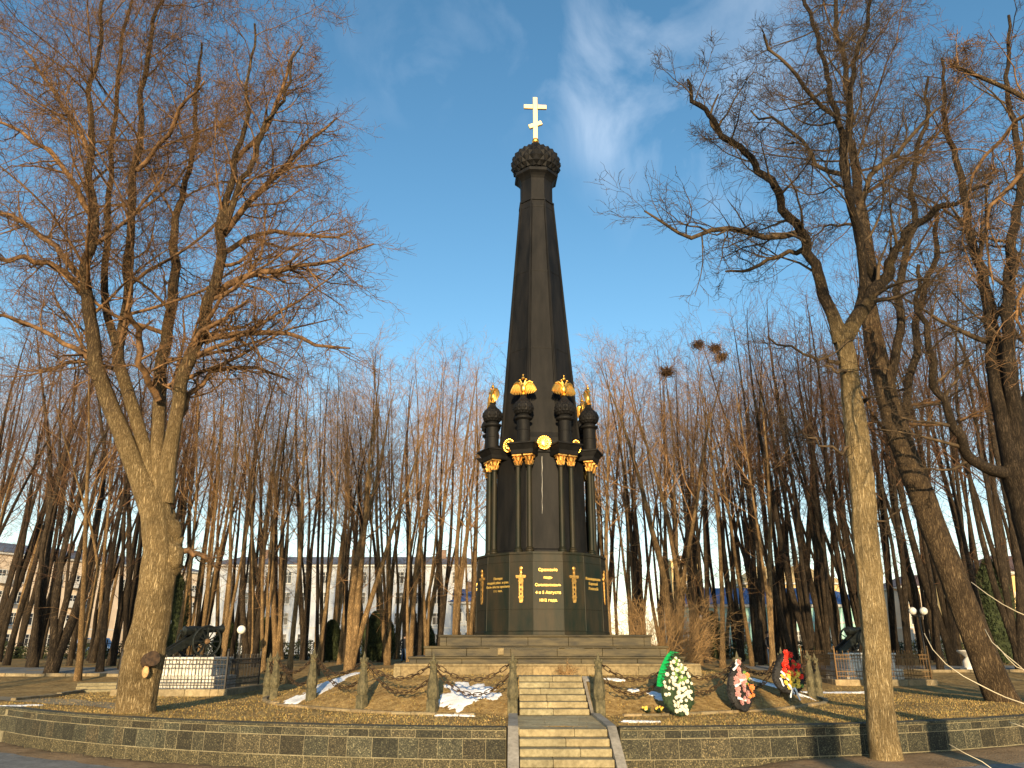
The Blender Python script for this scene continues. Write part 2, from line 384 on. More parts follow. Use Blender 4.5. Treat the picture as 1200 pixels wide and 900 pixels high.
# ------------------------------------------------------------------ retaining walls
rng=random.Random(11)
def wall_piece(xa,xb,label,cat='wall'):
    n=int(abs(xb-xa)/.02)+2
    xx=np.linspace(xa,xb,n); yy=wallY(xx)
    sl=np.concatenate([[0],np.cumsum(np.hypot(np.diff(xx),np.diff(yy)))])
    L=sl[-1]
    def at(s):
        x=float(np.interp(s,sl,xx)); return x,float(wallY(x))
    root=empty('retaining_wall',(0,0,0),0,label,cat)
    def zb(x): return float(FG(x,0))-.12
    # courses z-limits relative to top .61
    courses=[('coping_course',.555,.615,(.7,1.5),'cap'),('upper_course',.40,.55,(.3,.62),'g'),('block_course',.02,.395,(.30,.62),'g'),('base_course',-.40,.015,(.4,.75),'b')]
    for nm,z0,z1,(w0,w1),k in courses:
        mb=MB(); s=0
        while s<L-.05:
            w=rng.uniform(w0,w1)
            if L-s-w<.2: w=L-s
            a=at(s+.004); b=at(min(L,s+w)-.004)
            t=Vector((b[0]-a[0],b[1]-a[1],0)); ln=t.length; t.normalize(); nrm=Vector((t.y,-t.x,0))
            M4=Matrix(((t.x,-nrm.x,0,a[0]),(t.y,-nrm.y,0,a[1]),(0,0,1,0),(0,0,0,1)))
            out=rng.uniform(0,.006)+(.022 if k=='cap' else 0)
            q=rng.choice([.6,.75,.9,1.0,1.15,1.35]) if k=='g' else rng.uniform(1.1,1.5) if k=='b' else rng.uniform(1.2,1.5)
            warm=rng.uniform(-.06,.1)
            ti=(q*(1+warm),q,q*(1-warm*.8)*(.95))
            if k=='b': ti=(q*1.05,q*.97,q*.8)
            if nm=='base_course': z0_=min(z0,zb(a[0])-.1)
            else: z0_=z0
            mb.box(0,ln,-out,.30,z0_+.004,z1-.004,ti,M4,bev=.006)
            s+=w
        mb.build(nm,M['granite'],root,tint=True)
    mb=MB(); K=max(2,int(L/.3)); rings=[]
    for i in range(K+1):
        x,y=at(L*i/K); x2,y2=at(min(L,L*i/K+.01)); x1,y1=at(max(0,L*i/K-.01))
        t=Vector((x2-x1,y2-y1,0)).normalized(); nr=Vector((t.y,-t.x,0))
        e=.002
        f=Vector((x,y,0))-nr*e; bk=Vector((x,y,0))-nr*.34
        rings.append([(f.x,f.y,-.6),(f.x,f.y,.60),(bk.x,bk.y,.60),(bk.x,bk.y,-.6)])
    mb.ring_stack(rings); mb.build('mortar_core',M['mortar'],root)
    return root
wall_piece(-24,-.12,'long curved granite block retaining wall beside the forked tree, ending at the stair foot')
wall_piece(2.16,26,'curved granite block retaining wall behind the smooth roadside trunk, starting past the stair gap')

# ------------------------------------------------------------------ stairs
sx0,sx1=.14,1.86
def tinted(r,lo=.85,hi=1.12,w=.04):
    q=r.uniform(lo,hi); d=r.uniform(-w,w); return (q*(1+d),q,q*(1-d))
st=empty('stone_staircase',(AX,16.35,-.22),0,'pale stone staircase climbing through the granite wall to the monument','stairs')
def W2L(o): return Matrix.Translation(-Vector(o.location))
T=W2L(st)
for k in range(6):
    mb=MB(); cuts=[sx0,sx0+(sx1-sx0)*rng.uniform(.28,.75),sx1]
    y0=16.35-.33*(5-k); z1=.61-.138*(5-k)
    for a,b in zip(cuts,cuts[1:]): mb.box(a+.003,b-.003,y0,y0+.40,z1-.134,z1,tinted(rng),T,bev=.010)
    mb.build('step',M['tread_stone'],st,tint=True)
mb=MB(); yy=16.72
while yy<19.6:
    x=sx0-.02
    while x<sx1:
        w=min(rng.uniform(.5,.9),sx1+.02-x); mb.box(x,x+w-.005,yy,min(yy+.42,19.66),.47,.608,tinted(rng,1.25,1.5),T,bev=.006); x+=w
    yy+=.425
mb.build('landing',M['tread_stone'],st,tint=True)
for k in range(6):
    mb=MB(); cuts=[sx0+.04,sx0+(sx1-sx0)*rng.uniform(.2,.7),sx1-.03]
    y0=19.65+.37*k; z1=.61+.133*(k+1)
    for a,b in zip(cuts,cuts[1:]): mb.box(a+.003,b-.003,y0,y0+(.44 if k<5 else 1.15),z1-.130,z1,tinted(rng),T,bev=.010)
    mb.build('step',M['tread_stone'],st,tint=True)
for xa,xb in ((-.08,.125),(1.875,2.05)):
    mb=MB()
    mb.prism([(0,0)]*0 or [(19.66,.40),(22.0,.75),(22.0,1.40),(19.66,.60)],xa,xb,T@Matrix(((0,1,0,0),(1,0,0,0),(0,0,1,0),(0,0,0,1))))
    mb.prism([(14.5,-.5),(16.95,-.5),(19.64,.3),(19.64,.67),(16.5,.66),(14.5,-.16)],xa,xb,T@Matrix(((0,1,0,0),(1,0,0,0),(0,0,1,0),(0,0,0,1))))
    mb.build('cheek',M['cheek'],st)
# ------------------------------------------------------------------ ring curb around the mound
def ell(a,e=0): return AX+(8.8+e)*math.sin(a), AY-(7.9+e)*math.cos(a)
mb=MB(); a=-2.2
while a<2.2:
    da=rng.uniform(.05,.075); x0,y0=ell(a,.18); x1,y1=ell(a+da-.002,.18)
    if not(-.4<x0<2.3 and y0<20 or -.4<x1<2.3 and y1<20):
        t=Vector((x1-x0,y1-y0,0)); ln=t.length; t.normalize(); nr=Vector((t.y,-t.x,0))
        z=float(H((x0+x1)/2,(y0+y1)/2))
        M4=Matrix(((t.x,-nr.x,0,x0),(t.y,-nr.y,0,y0),(0,0,1,z),(0,0,0,1)))
        mb.box(0,ln,0,.15,-.1,.065+rng.uniform(-.02,.01),tinted(rng,.75,1.15,.06),M4,bev=.015)
    a+=da
tag(mb.build('mound_curb',M['curb'],tint=True),'low ring of worn curb stones around the mound under the chain posts','curb')

# ------------------------------------------------------------------ monument
Z0=1.42
mon=empty('obelisk_monument',(AX,AY,Z0),0,'tall black cast iron obelisk monument with gilded cross on its stepped base','monument')
def tier(name,h,z0,z1,mat,lip=.06,n=7,seg=True,tl=(.85,1.15)):
    mb=MB()
    w=2*h/n
    for side in range(4):
        Mr=Matrix.Rotation(side*math.pi/2,4,'Z')
        xx=-h
        while xx<h-.01:
            ww=w*rng.uniform(.8,1.2)
            if h-xx-ww<w*.4: ww=h-xx
            mb.box(max(xx,-h+.2) +.003,min(xx+ww,h-.2)-.003,-h,-h+.22,z0,z1-.07,tinted(rng,*tl),Mr,bev=.008)
            xx+=ww
        mb.box(-h,-h+.2,-h,-h+.2,z0,z1-.07,tinted(rng,*tl),Mr,bev=.008)
    mb.box(-h+.1,h-.1,-h+.1,h-.1,z0,z1-.071)
    mb.box(-h-lip,h+lip,-h-lip,h+lip,z1-.068,z1,None,None,bev=.02)
    return mb.build(name,mat,mon,tint=True)
tier('plinth',4.35,-.25,.27,M['pale_stone'],.0,6)
tier('step',3.96,.27,.46,M['step_iron'],.05,5)
tier('step',3.56,.46,.75,M['step_iron'],.05,5)
tier('step',3.17,.75,1.07,M['step_iron'],.05,5)
mb=MB(); mb.box(-1.42,-1.24,-3.632,-3.56,.50,.69,bev=.01); mb.build('repair_patch',M['pale_stone'],mon,tint=True)
TW=R_(4.0)
def poly_ring(angs,r,z,rot=TW): return [( r*math.sin(a+rot), -r*math.cos(a+rot), z) for a in angs]
A16=[]
for k in range(8): A16 += [R_(45*k-12.3),R_(45*k+12.3)]
def zz(z): return z-Z0
mb=MB()
rings=[poly_ring(A16,r,zz(z)) for r,z in ((2.32,2.45),(2.32,2.60),(2.285,2.63),(2.28,3.26),(2.265,3.262),(2.265,3.275),(2.28,3.28),(2.26,4.74),(2.245,4.742),(2.245,4.756),(2.26,4.76),(2.24,4.99),(2.28,5.0),(2.28,5.07),(1.2,5.07))]
mb.ring_stack(rings); ped=mb.build('pedestal',M['iron_ped'],mon)
mb=MB() # vertical seams: narrow beads
for a in A16:
    x,y,_=poly_ring([a],2.285,0)[0]; x2,y2,_=poly_ring([a],2.245,0)[0]
    mb.tube([(x,y,zz(2.62)),(x2+.0,y2,zz(4.98))],.014,6)
mb.build('seam_bead',M['iron_ped'],ped)
def face_M(ang,r,z,tilt=0):   # local +X right, +Z up, -Y outward
    a=ang+TW
    return Matrix.Translation((r*math.sin(a),-r*math.cos(a),z))@Matrix.Rotation(a,4,'Z')@Matrix.Rotation(-tilt,4,'X')
def text_obj(name,lines,ang,r,parent,mat,size,gap,zc,first=1.28):
    dg=None; vs=[];fs=[]
    mb=MB()
    for i,(ln,sz) in enumerate(lines):
        cu=bpy.data.curves.new('t','FONT'); cu.body=ln; cu.size=size*sz; cu.align_x='CENTER'; cu.extrude=.008; cu.offset=.0015; cu.resolution_u=2
        cu.space_character=1.05
        to=bpy.data.objects.new('t',cu); link(to)
        bpy.context.view_layer.update()
        me=bpy.data.meshes.new_from_object(to.evaluated_get(bpy.context.evaluated_depsgraph_get()))
        M4=face_M(ang,r,zz(zc-gap*i))@Matrix.Rotation(R_(90),4,'X')
        mb=MB(); mb.add([M4@v.co for v in me.vertices],[tuple(p.vertices) for p in me.polygons]); mb.build(name,mat,parent)
        bpy.data.objects.remove(to); bpy.data.curves.remove(cu); bpy.data.meshes.remove(me)
aw=2.27*math.cos(R_(12.3)); an=2.27*math.cos(R_(10.2))
text_obj('inscription_lettering',[('Сраженіе',1),('подъ',.9),('Смоленскомъ',.92),('4 и 5 Августа',.98),('1812 года.',.95)],0,aw+.004,ped,M['gold_letter'],.128,.235,4.45)
text_obj('inscription_lettering',[('Потеря',1),('людей убит. и ран.',.95),('безъ вѣсти пропало',.95),('1 т. чел.',.95)],R_(-45),aw+.002,ped,M['gold_letter'],.105,.13,4.22)
text_obj('inscription_lettering',[('Командовали',1),('Барклай',1),('Раевскій',1)],R_(45),aw+.002,ped,M['gold_letter'],.12,.155,4.22)
for q in (90,135,180,-135,-90):
    text_obj('inscription_lettering',[('4 и 5 Августа',1),('1812 года.',1)],R_(q),aw+.002,ped,M['gold_letter'],.12,.16,4.15)
# swords
def sword():
    mb=MB(); Mx=Matrix.Identity(4)
    mb.prism([(-.065,0),(-.04,-.05),(.04,-.05),(.065,0),(.075,.72),(-.075,.72)],-.03,0)
    mb.box(-.09,.09,-.035,0,.10,.14); mb.box(-.09,.09,-.035,0,.60,.64)
    mb.prism([(-.17,.74),(-.15,.71),(.15,.71),(.17,.74),(.17,.80),(-.17,.80)],-.045,0)
    mb.box(-.035,.035,-.04,0,.80,.98); mb.ball((0,-.025,1.02),.065,10,8,(1,.5,1)); mb.ball((.0,-.03,.88),.05,8,6,(1,.6,1))
    return mb
s0=None
for k in range(8):
    if k==0:
        mb=sword(); s0=mb.build('sword',M['gold_dull'],ped)
        b2=MB()
        for z in (.22,.36,.50): b2.box(-.022,.022,-.033,-.031,z-.035,z+.035)
        o2=b2.build('sword_slot',M['iron'],None); o2.parent=ped
        so=[s0,o2]
        mats=[]
    for o in so:
        c=o if k==0 else o.copy()
        if k: link(c); c.parent=ped
        c.matrix_local=face_M(R_(22.5+45*k),2.252*math.cos(R_(10.2))+.006,zz(3.53))
# core body
A8=[R_(45*k+22.5) for k in range(8)]
def oct_ring(ap,z,top=False): return poly_ring(A8,ap/math.cos(R_(22.5)),zz(z))
mb=MB(); mb.ring_stack([oct_ring(a,z) for a,z in ((1.62,5.06),(1.62,5.2),(1.56,5.25),(1.50,8.75),(1.47,9.1),(1.41,9.3))]); body=mb.build('body',M['iron'],mon)
for k in range(8):
    mb=MB(); w=.56
    mb.prism([(-w,0),(w,0),(w,.12),(.40,.32),(.18,.42),(0,.60),(-.18,.42),(-.40,.32),(-w,.12)],-.10,.12,face_M(R_(45*k),1.50,zz(8.55)))
    mb.prism([(-w-.03,.10),(-w,.14),(-.40,.34),(-.18,.44),(0,.63),(.18,.44),(.40,.34),(w,.14),(w+.03,.10),(w+.03,.06),(.40,.27),(.17,.37),(0,.55),(-.17,.37),(-.40,.27),(-w-.03,.06)],-.14,-.09,face_M(R_(45*k),1.50,zz(8.55)))
    gb=mb.build('gable',M['iron'],body)
    md=MB(); Mf=face_M(R_(45*k),1.67,zz(8.84))@Matrix.Rotation(R_(90),4,'X')
    n=20; vs=[]
    md.lathe([(.20,0),(.245,.01),(.25,.03),(.215,.045),(.15,.03),(.10,.05),(.0001,.06)],24,(0,0,0),Mf)
    for i in range(20):
        a=2*math.pi*i/20; md.ball(tuple(Mf@Vector((.225*math.cos(a),.225*math.sin(a),.035))),.032,6,5)
    for i in range(8):
        a=2*math.pi*i/8; md.ball(tuple(Mf@Vector((.11*math.cos(a),.11*math.sin(a),.045))),.035,6,5)
    md.build('medallion',M['gold'],mon)
    # facet panel frames on the shaft
# shaft
def ap(z): return 1.40-(z-9.1)*(1.40-.66)/(19.2-9.1)
mb=MB(); mb.ring_stack([oct_ring(ap(z),z) for z in (9.05,11.9,11.92,15.0,15.02,19.2)]); shaft=mb.build('shaft',M['iron'],mon)
mb=MB()
for a in A8:
    p0=poly_ring([a],ap(9.3)/math.cos(R_(22.5)),zz(9.3))[0]; p1=poly_ring([a],ap(19.2)/math.cos(R_(22.5)),zz(19.2))[0]
    mb.tube([p0,p1],[.042,.034],8)
mb.build('edge_rib',M['iron'],shaft)
mb=MB()
for k in range(8): # thin raised panels and horizontal joints with bolts
    for z in (12.6,15.9,18.9):
        a=ap(z); hw=a*math.tan(R_(22.5))*.86; Mf=face_M(R_(45*k),a,zz(z),-math.atan(.0733))
        mb.box(-hw,hw,-.012,.02,-.018,.018,None,Mf)
    for s in (-1,1):
        q=[]
        for z in (9.6,19.0):
            a=ap(z); hw=a*math.tan(R_(22.5))*.84
            q.append(face_M(R_(45*k),a,zz(z))@Vector((s*hw,-.004,0)))
        mb.tube(q,.014,4)
mb.build('panel_moulding',M['iron'],shaft)
mb=MB(); mb.ring_stack([oct_ring(a,z) for a,z in ((.70,19.2),(.70,19.28),(.64,19.32),(.64,20.25),(.70,20.35),(.76,20.42),(.86,20.5),(.86,20.62),(.78,20.7),(.66,20.75))]); neck=mb.build('neck',M['iron'],mon)
def pineapple(prof,n,rows,bulge,c=(0,0,0)):
    # prof: list (r,z) from bottom to top ; diamonds
    P=np.array(prof); seg=np.concatenate([[0],np.cumsum(np.hypot(*np.diff(P,axis=0).T))]); seg/=seg[-1]
    def pr(t): return float(np.interp(t,seg,P[:,0])),float(np.interp(t,seg,P[:,1]))
    vs=[];fs=[]; 
    def pt(j,i,d=0):
        t=min(max(j/rows,0),1); r,z=pr(t); a=2*math.pi*(i)/n
        e=.01; r2,z2=pr(min(1,t+e)); r1,z1=pr(max(0,t-e)); tr,tz=r2-r1,z2-z1; L=math.hypot(tr,tz) or 1
        r+=d*tz/L; z-=d*tr/L
        return (c[0]+r*math.cos(a),c[1]+r*math.sin(a),c[2]+z)
    for j in range(rows-1+1):
        for i in range(n):
            off=.5*(j%2)
            # diamond with bottom (j-1,i+off), sides (j,i+off±.5), top(j+1,i+off)
            jb,jt=j-1,j+1
            b=pt(max(jb,0),i+off); l=pt(j,i+off-.5); r=pt(j,i+off+.5); t=pt(min(jt,rows),i+off)
            rr,_=pr(j/rows)
            m=pt(j,i+off,bulge*min(1,rr/(max(P[:,0])*.7)))
            o=len(vs); vs+= [b,r,t,l,m]; fs+=[(o,o+1,o+4),(o+1,o+2,o+4),(o+2,o+3,o+4),(o+3,o,o+4)]
    return vs,fs
mb=MB()
prof=[(.62,0),(.86,.14),(1.0,.40),(1.01,.62),(.92,.90),(.72,1.12),(.45,1.30),(.22,1.42),(.15,1.52)]
mb.add(*pineapple(prof,20,10,.06,(0,0,zz(20.68)))); mb.lathe([(r*.96,z) for r,z in prof],20,(0,0,zz(20.68)))
mb.build('onion_dome',M['iron'],mon)
mb=MB(); mb.lathe([(.22,zz(22.05)),(.20,zz(22.12)),(.17,zz(22.2)),(.21,zz(22.26)),(.20,zz(22.3)),(.10,zz(22.34))],16); mb.build('dome_finial',M['iron'],mon,smooth=True,auto=40)
mb=MB(); mb.ball((0,0,zz(22.47)),.15,20,14); bl=mb.build('gilded_ball',M['gold'],mon,smooth=True)
mb=MB(); Mc=Matrix.Rotation(R_(3),4,'Z')
M['cross_gold']=plain('cross_gilding',(1,.74,.36),.5,.75)
mb.box(-.095,.095,-.05,.05,zz(22.58),zz(24.72),None,Mc,bev=.012)
mb.box(-.49,-.096,-.048,.048,zz(24.12),zz(24.33),None,Mc,bev=.012); mb.box(.096,.49,-.048,.048,zz(24.12),zz(24.33),None,Mc,bev=.012)
Ms=Mc@Matrix.Translation((0,0,zz(23.30)))@Matrix.Rotation(R_(-24),4,'Y')
mb.box(-.30,.30,-.055,.055,-.10,.10,None,Ms,bev=.012)
mb.build('cross',M['cross_gold'],mon)
# column pairs, turrets, eagles
def eagle(parent):
    root=MB(); root.lathe([(.12,0),(.13,.03),(.08,.06),(.05,.10)],12); root.ball((0,0,.26),.12,12,10,(1,.75,1.55))
    for s in (-1,1):
        root.tube([(s*.03,0,.40),(s*.07,-.01,.50),(s*.10,-.02,.56)],[.055,.04,.032],8)
        root.ball((s*.11,-.03,.585),.042,8,6,(1.1,.9,.9)); root.tube([(s*.14,-.03,.585),(s*.19,-.035,.57)],[.02,.004],5)
        root.tube([(s*.05,0,.15),(s*.06,-.03,.05)],.03,6)
    root.prism([(-.03,.10),(-.10,-.02),(0,-.05),(.10,-.02),(.03,.10)],.06,.10)
    e=root.build('eagle',M['gold'],parent,smooth=True,auto=50)
    for s in (-1,1):
        w=MB()
        for f in range(8):
            u=f/7; base=Vector((s*(.07+.27*u),.03+.01*(f%2),.47-.05*(u-.5)**2*4))
            L=.20+.24*math.sin(math.pi*(.25+.6*u)); d=Vector((s*(.12+.42*u),-.03,-1)).normalized()
            w.tube([base,base+d*L*.55,base+d*L],[.036,.042,.012],6)
        w.tube([(s*.05,.0,.36),(s*.12,.0,.46),(s*.24,.01,.51),(s*.35,.02,.45)],[.06,.055,.05,.03],8)
        w.build('wing',M['gold'],e,smooth=True,auto=50)
    c=MB(); c.lathe([(.045,.60),(.06,.63),(.055,.68),(.03,.72),(.012,.74),(.012,.80),(.001,.82)],10); c.box(-.03,.03,-.008,.008,.76,.785)
    c.build('crown',M['gold'],e)
    return e
parts=[]
for s in (-1,1):   # column template at front (angle 0 local, built about pair axis)
    mb=MB(); r=.092
    mb.lathe([(.135,0),(.135,.05),(.15,.07),(.15,.10),(.115,.13),(.125,.17),(r,.2),(r,1.2),(r*.97,2.0),(r*.9,2.88),(.11,2.9),(.11,2.93),(r*.9,2.95)],14,(s*.2,0,0)); c=mb.build('column',M['iron_ped'],mon,smooth=True,auto=35)
    cp=MB(); cp.lathe([(.085,2.94),(.10,3.0),(.115,3.12),(.15,3.22),(.13,3.24)],12,(s*.2,0,0))
    for i in range(8):
        a=2*math.pi*i/8+.39
        cp.tube([(s*.2+.09*math.cos(a),.09*math.sin(a),2.97),(s*.2+.135*math.cos(a),.135*math.sin(a),3.10),(s*.2+.17*math.cos(a),.17*math.sin(a),3.09)],[.03,.03,.012],5)
        a+=.39
        cp.tube([(s*.2+.09*math.cos(a),.09*math.sin(a),3.08),(s*.2+.15*math.cos(a),.15*math.sin(a),3.24),(s*.2+.2*math.cos(a),.2*math.sin(a),3.20)],[.03,.03,.02],5)
    cp.box(s*.2-.17,s*.2+.17,-.17,.17,3.25,3.31,None,None,bev=.01)
    cp.build('capital',M['gold_dull'],c,smooth=True,auto=40)
    parts.append(c)
mb=MB()
def sq(h,d0,d1,z): return [(-h,d0,z),(h,d0,z),(h,d1,z),(-h,d1,z)]
mb.ring_stack([sq(.37,-.19,.40,3.32),sq(.39,-.20,.42,3.36),sq(.40,-.22,.42,3.46),sq(.46,-.34,.46,3.62),sq(.49,-.38,.46,3.64),sq(.49,-.38,.46,3.69)])
en=mb.build('entablature',M['iron'],mon); parts.append(en)
mb=MB(); mb.lathe([(.27,3.69),(.27,3.76),(.235,3.78),(.23,4.15),(.24,4.16),(.24,4.19),(.225,4.20),(.225,4.52),(.31,4.58),(.32,4.64),(.23,4.68),(.18,4.76)],24); tu=mb.build('turret',M['iron'],mon,smooth=True,auto=30); parts.append(tu)
mb=MB(); prof=[(.18,0),(.29,.07),(.355,.17),(.365,.28),(.32,.40),(.22,.50),(.13,.60),(.09,.70),(.075,.76)]
mb.add(*pineapple(prof,14,9,.02,(0,0,4.72))); mb.lathe([(r*.95,z) for r,z in prof],14,(0,0,4.72)); mb.build('turret_dome',M['iron'],tu)
eg=eagle(mon); eg.location=(0,0,5.46); eg.scale=(1.12,1.12,1.05); parts.append(eg)
def place_pair(objs,k):
    Mf=face_M(R_(22.5+45*k),1.9,zz(5.07))
    for o in objs:
        if o.name.startswith('eagle'): o.matrix_local=Mf@Matrix.Translation((0,0,5.46))@Matrix.Diagonal((1.0,1.0,.98,1))
        else: o.matrix_local=Mf
for k in range(1,8): place_pair([dup(p) for p in parts],k)
place_pair(parts,0)
M_mon_white=plain('bird_lime',(.5,.5,.48),.9)
mb=MB(); Mf=face_M(0,1.5,0)
pts=[]; 
for i in range(11): 
    z=8.40-i*.2; a=1.50+(8.75-z)*.06/3.5
    pts.append(Matrix.Rotation(0,4,'X')@(face_M(0,a+.001,zz(z))@Vector((-.06-.002*i+random.uniform(-.012,.012),0,0))))
mb.tube(pts,[max(.002,.011-.0008*i+.004*random.uniform(-1,1)) for i,_ in enumerate(pts)],5); mb.build('drip_stain',M_mon_white,body)

# ------------------------------------------------------------------ chain posts and chains
def post_meshes(root):
    b=MB(); b.box(-.135,.135,-.135,.135,-.12,.30,None,None,bev=.02); b.build('base_block',M['post'],root)
    s=MB(); pr=[(.125,.30),(.15,.36),(.155,.45),(.135,.64),(.10,.85),(.085,.97),(.105,1.0),(.105,1.03),(.085,1.05),(.095,1.09),(.11,1.13),(.085,1.16),(.03,1.17)]
    s.lathe([(r*1.12,z) for r,z in pr],8,(0,0,0),None,R_(22.5)); s.build('shaft',M['post'],root,smooth=True,auto=35)
    f=MB()
    for i in range(8):
        a=2*math.pi*i/8; f.tube([(.09*math.cos(a),.09*math.sin(a),1.12),(.115*math.cos(a),.115*math.sin(a),1.17),(.10*math.cos(a),.10*math.sin(a),1.20)],[.025,.022,.006],5)
    f.lathe([(.06,1.16),(.045,1.24),(.012,1.34),(.001,1.37)],8); f.build('finial',M['post'],root)
postpos=[(-8.0,27.0),(-7.2,25.0),(-5.55,22.85),(-3.82,21.1),(-1.93,20.15),(.02,19.62),(2.07,19.62),(3.93,20.15),(5.82,21.1),(7.55,22.85),(9.1,25.1),(9.9,26.7)]
plab=['by the fenced cannon, outermost of the row with chains','with a snow patch starting behind it, second from the cannon end',
 'at the near corner of the long snow strip','midway between the snow strip and the big snow patch','standing against the big snow patch',
 'bottle shaped and crowned, at the snow patch side of the stairs','bottle shaped and crowned, at the wreath side of the stairs',
 'hidden behind the white flower wreath','hidden behind the black wreath with pink flowers','under the red and yellow wreath',
 'first past the red wreath, pointed and sunlit','last one beyond the red wreath, before the smooth trunk']
p0=None
for i,(x,y) in enumerate(postpos):
    z=float(H(x,y))+(.0 if i not in(5,6) else .12)
    if i in (5,6): z=.66
    if p0 is None: p0=empty('chain_post',(x,y,z)); post_meshes(p0); p=p0
    else: p=dup(p0,None,(x,y,z))
    p.rotation_euler.z=math.atan2(x-AX,AY-y); p.scale=(.86,.86,1)
    tag(p,'stone chain post '+plab[i],'post','chain posts around the mound')
def chain(a,b,sag,label):
    a=Vector(a); b=Vector(b); L=(b-a).length
    n=int(math.sqrt(L*L+(2.3*sag)**2)/.165); mb=MB()
    def cp(t): p=a.lerp(b,t); p.z-=sag*4*t*(1-t); return p
    for i in range(n):
        p=cp((i+.5)/n); q=cp((i+1.0)/n+.02); d=(cp(min(1,(i+1)/n))-cp(i/n)).normalized()
        s=Vector((0,0,1)).cross(d).normalized(); u=d.cross(s)
        if i%2: s,u=(s*.3+u*.95).normalized(),s
        pts=[]
        for k in range(12):
            th=2*math.pi*k/12; cx=math.cos(th); 
            pts.append(p+d*(.062*(1 if cx>0 else -1)*min(1,abs(cx)*3)+.045*cx)+s*.048*math.sin(th))
        mb.tube(pts,.0125,6,closed=True)
    tag(mb.build('iron_chain',M['chain'],smooth=True),label,'chain','chains slung between the stone posts')
names=['outermost post and second post','second post and snow strip post','snow strip post and middle post','middle post and big snow patch post','big snow patch post and stair post',None,
 'stair post and white wreath','white wreath and pink wreath','pink wreath and red wreath','red wreath and sunlit pointed post','last two posts before the smooth trunk']
for i in range(11):
    if i==5: continue
    x0,y0=postpos[i]; x1,y1=postpos[i+1]; z0=float(H(x0,y0)); z1=float(H(x1,y1))
    if i==4: z1=.66
    if i==6: z0=.66
    # outer and inner chain
    cx=AX; cy=AY
    for q,(sg,dz,nm) in enumerate(((.42,0,'upper'),(.56,-.20,'lower'))):
        f=.985 if q else 1.0
        n0=Vector((x0,y0,z0+1.15+dz)); n1=Vector((x1,y1,z1+1.15+dz))
        if q: 
            for w in (n0,n1): w.x=AX+(w.x-AX)*.975; w.y=AY+(w.y-AY)*.975
        chain(n0,n1,sg,'rusty '+nm+' chain of big links hanging between '+names[i])

# ------------------------------------------------------------------ snow, grass
def snow(cx,cy,rx,ry,rot,label,seed,th=.025):
    n=46; r=np.random.RandomState(seed); u=np.linspace(-1.35,1.35,n); A,B=np.meshgrid(u,u)
    ph=r.rand(8)*6.28
    ang=np.arctan2(B,A); rad=np.hypot(A,B)
    edge=1+.16*np.sin(3*ang+ph[0])+.13*np.sin(5*ang+ph[1])+.09*np.sin(9*ang+ph[2])+.07*np.sin(17*ang+ph[3])
    f=edge-rad+.12*np.sin(9*A+ph[4])*np.sin(8*B+ph[5])+.05*r.randn(n,n)
    X=cx+(A*rx)*math.cos(rot)-(B*ry)*math.sin(rot); Y=cy+(A*rx)*math.sin(rot)+(B*ry)*math.cos(rot)
    Z=H(X,Y)-.03+(th+.03)*np.clip(f*4,0,1)+.006*r.randn(n,n)
    i=(np.arange(n-1)[:,None]*n+np.arange(n-1)[None,:]); fm=np.minimum(np.minimum(f[:-1,:-1],f[1:,1:]),np.minimum(f[1:,:-1],f[:-1,1:]))
    i=i[fm>-.05].ravel()
    Q=np.stack([i,i+1,i+n+1,i+n],-1)
    tag(np_mesh('snow_patch',np.stack([X,Y,Z],-1).reshape(-1,3),Q,M['snow']),label,'snow patch',kind='stuff')
snow(-1.15,20.95,.78,.85,.15,'large melting white snow patch on the mound beside the stairs',1)
snow(-1.35,19.45,.5,.06,-.1,'thin snow sliver on the curb under the big patch',2,.03)
snow(-5.3,24.6,.45,1.7,-.3,'long snow strip on the mound between chain posts',3)
snow(-6.0,23.4,.5,.5,-.3,'wide near end of the long snow strip',13)
snow(3.75,20.9,.33,.22,-.3,'small snow patch between stairs and white wreath',4)
snow(3.1,21.1,.16,.10,.3,'tiny snow fleck on the mound slope near the stair post',5)
snow(2.75,21.9,.3,.12,-.2,'snow sliver near the top of the slope by the stairs',6)
snow(2.75,17.95,.42,.13,-.1,'thin snow patch just behind the wall past the stairs',7,.03)
snow(7.9,24.6,1.0,.45,-.35,'snow streak behind the red flower wreath',8)
snow(-13.6,22.9,.6,.25,.3,'snow patch on the wall top at the road bend',9)
snow(11.3,29.6,1.6,.35,.05,'snow strip before the fenced cannon',10)
def blades(name,n,gen,hmin,hmax,seed,mat,label,cat):
    r=np.random.RandomState(seed); X,Y=gen(r,n); n=len(X); Z=H(X,Y)
    a=r.rand(n)*6.28; h=r.uniform(hmin,hmax,n); w=r.uniform(.004,.014,n); tl=r.uniform(.2,1.0,n); b=r.rand(n)*6.28
    P=np.stack([X,Y,Z-.005],-1); d=np.stack([np.cos(a),np.sin(a),np.zeros(n)],-1)*w[:,None]
    tip=P+np.stack([np.cos(b)*tl*h,np.sin(b)*tl*h,h*(1.15-tl)],-1)
    V=np.stack([P-d,P+d,tip],1).reshape(-1,3); Q=np.arange(3*n).reshape(-1,3)
    c=r.uniform(.75,1.2,(n,1)); t=np.concatenate([c*r.uniform(.9,1.15,(n,1)),c,c*r.uniform(.7,1.1,(n,1))],1)
    return tag(np_mesh(name,V,Q,mat,smooth=False,tint=t),label,cat,kind='stuff')
def g1(r,n):
    X=r.uniform(-15,15,n); Y=wallY(X)+.45+r.rand(n)**1.4*12
    k=np.random.RandomState(3).rand(n)<.45+.55*(wob(X,Y,.8)*.5+.5)
    bad=((np.abs(X-AX)<1.15)&(Y<22.2))|((np.abs(X-AX)<4.4)&(np.abs(Y-AY)<4.4))
    k&=~bad; return X[k],Y[k]
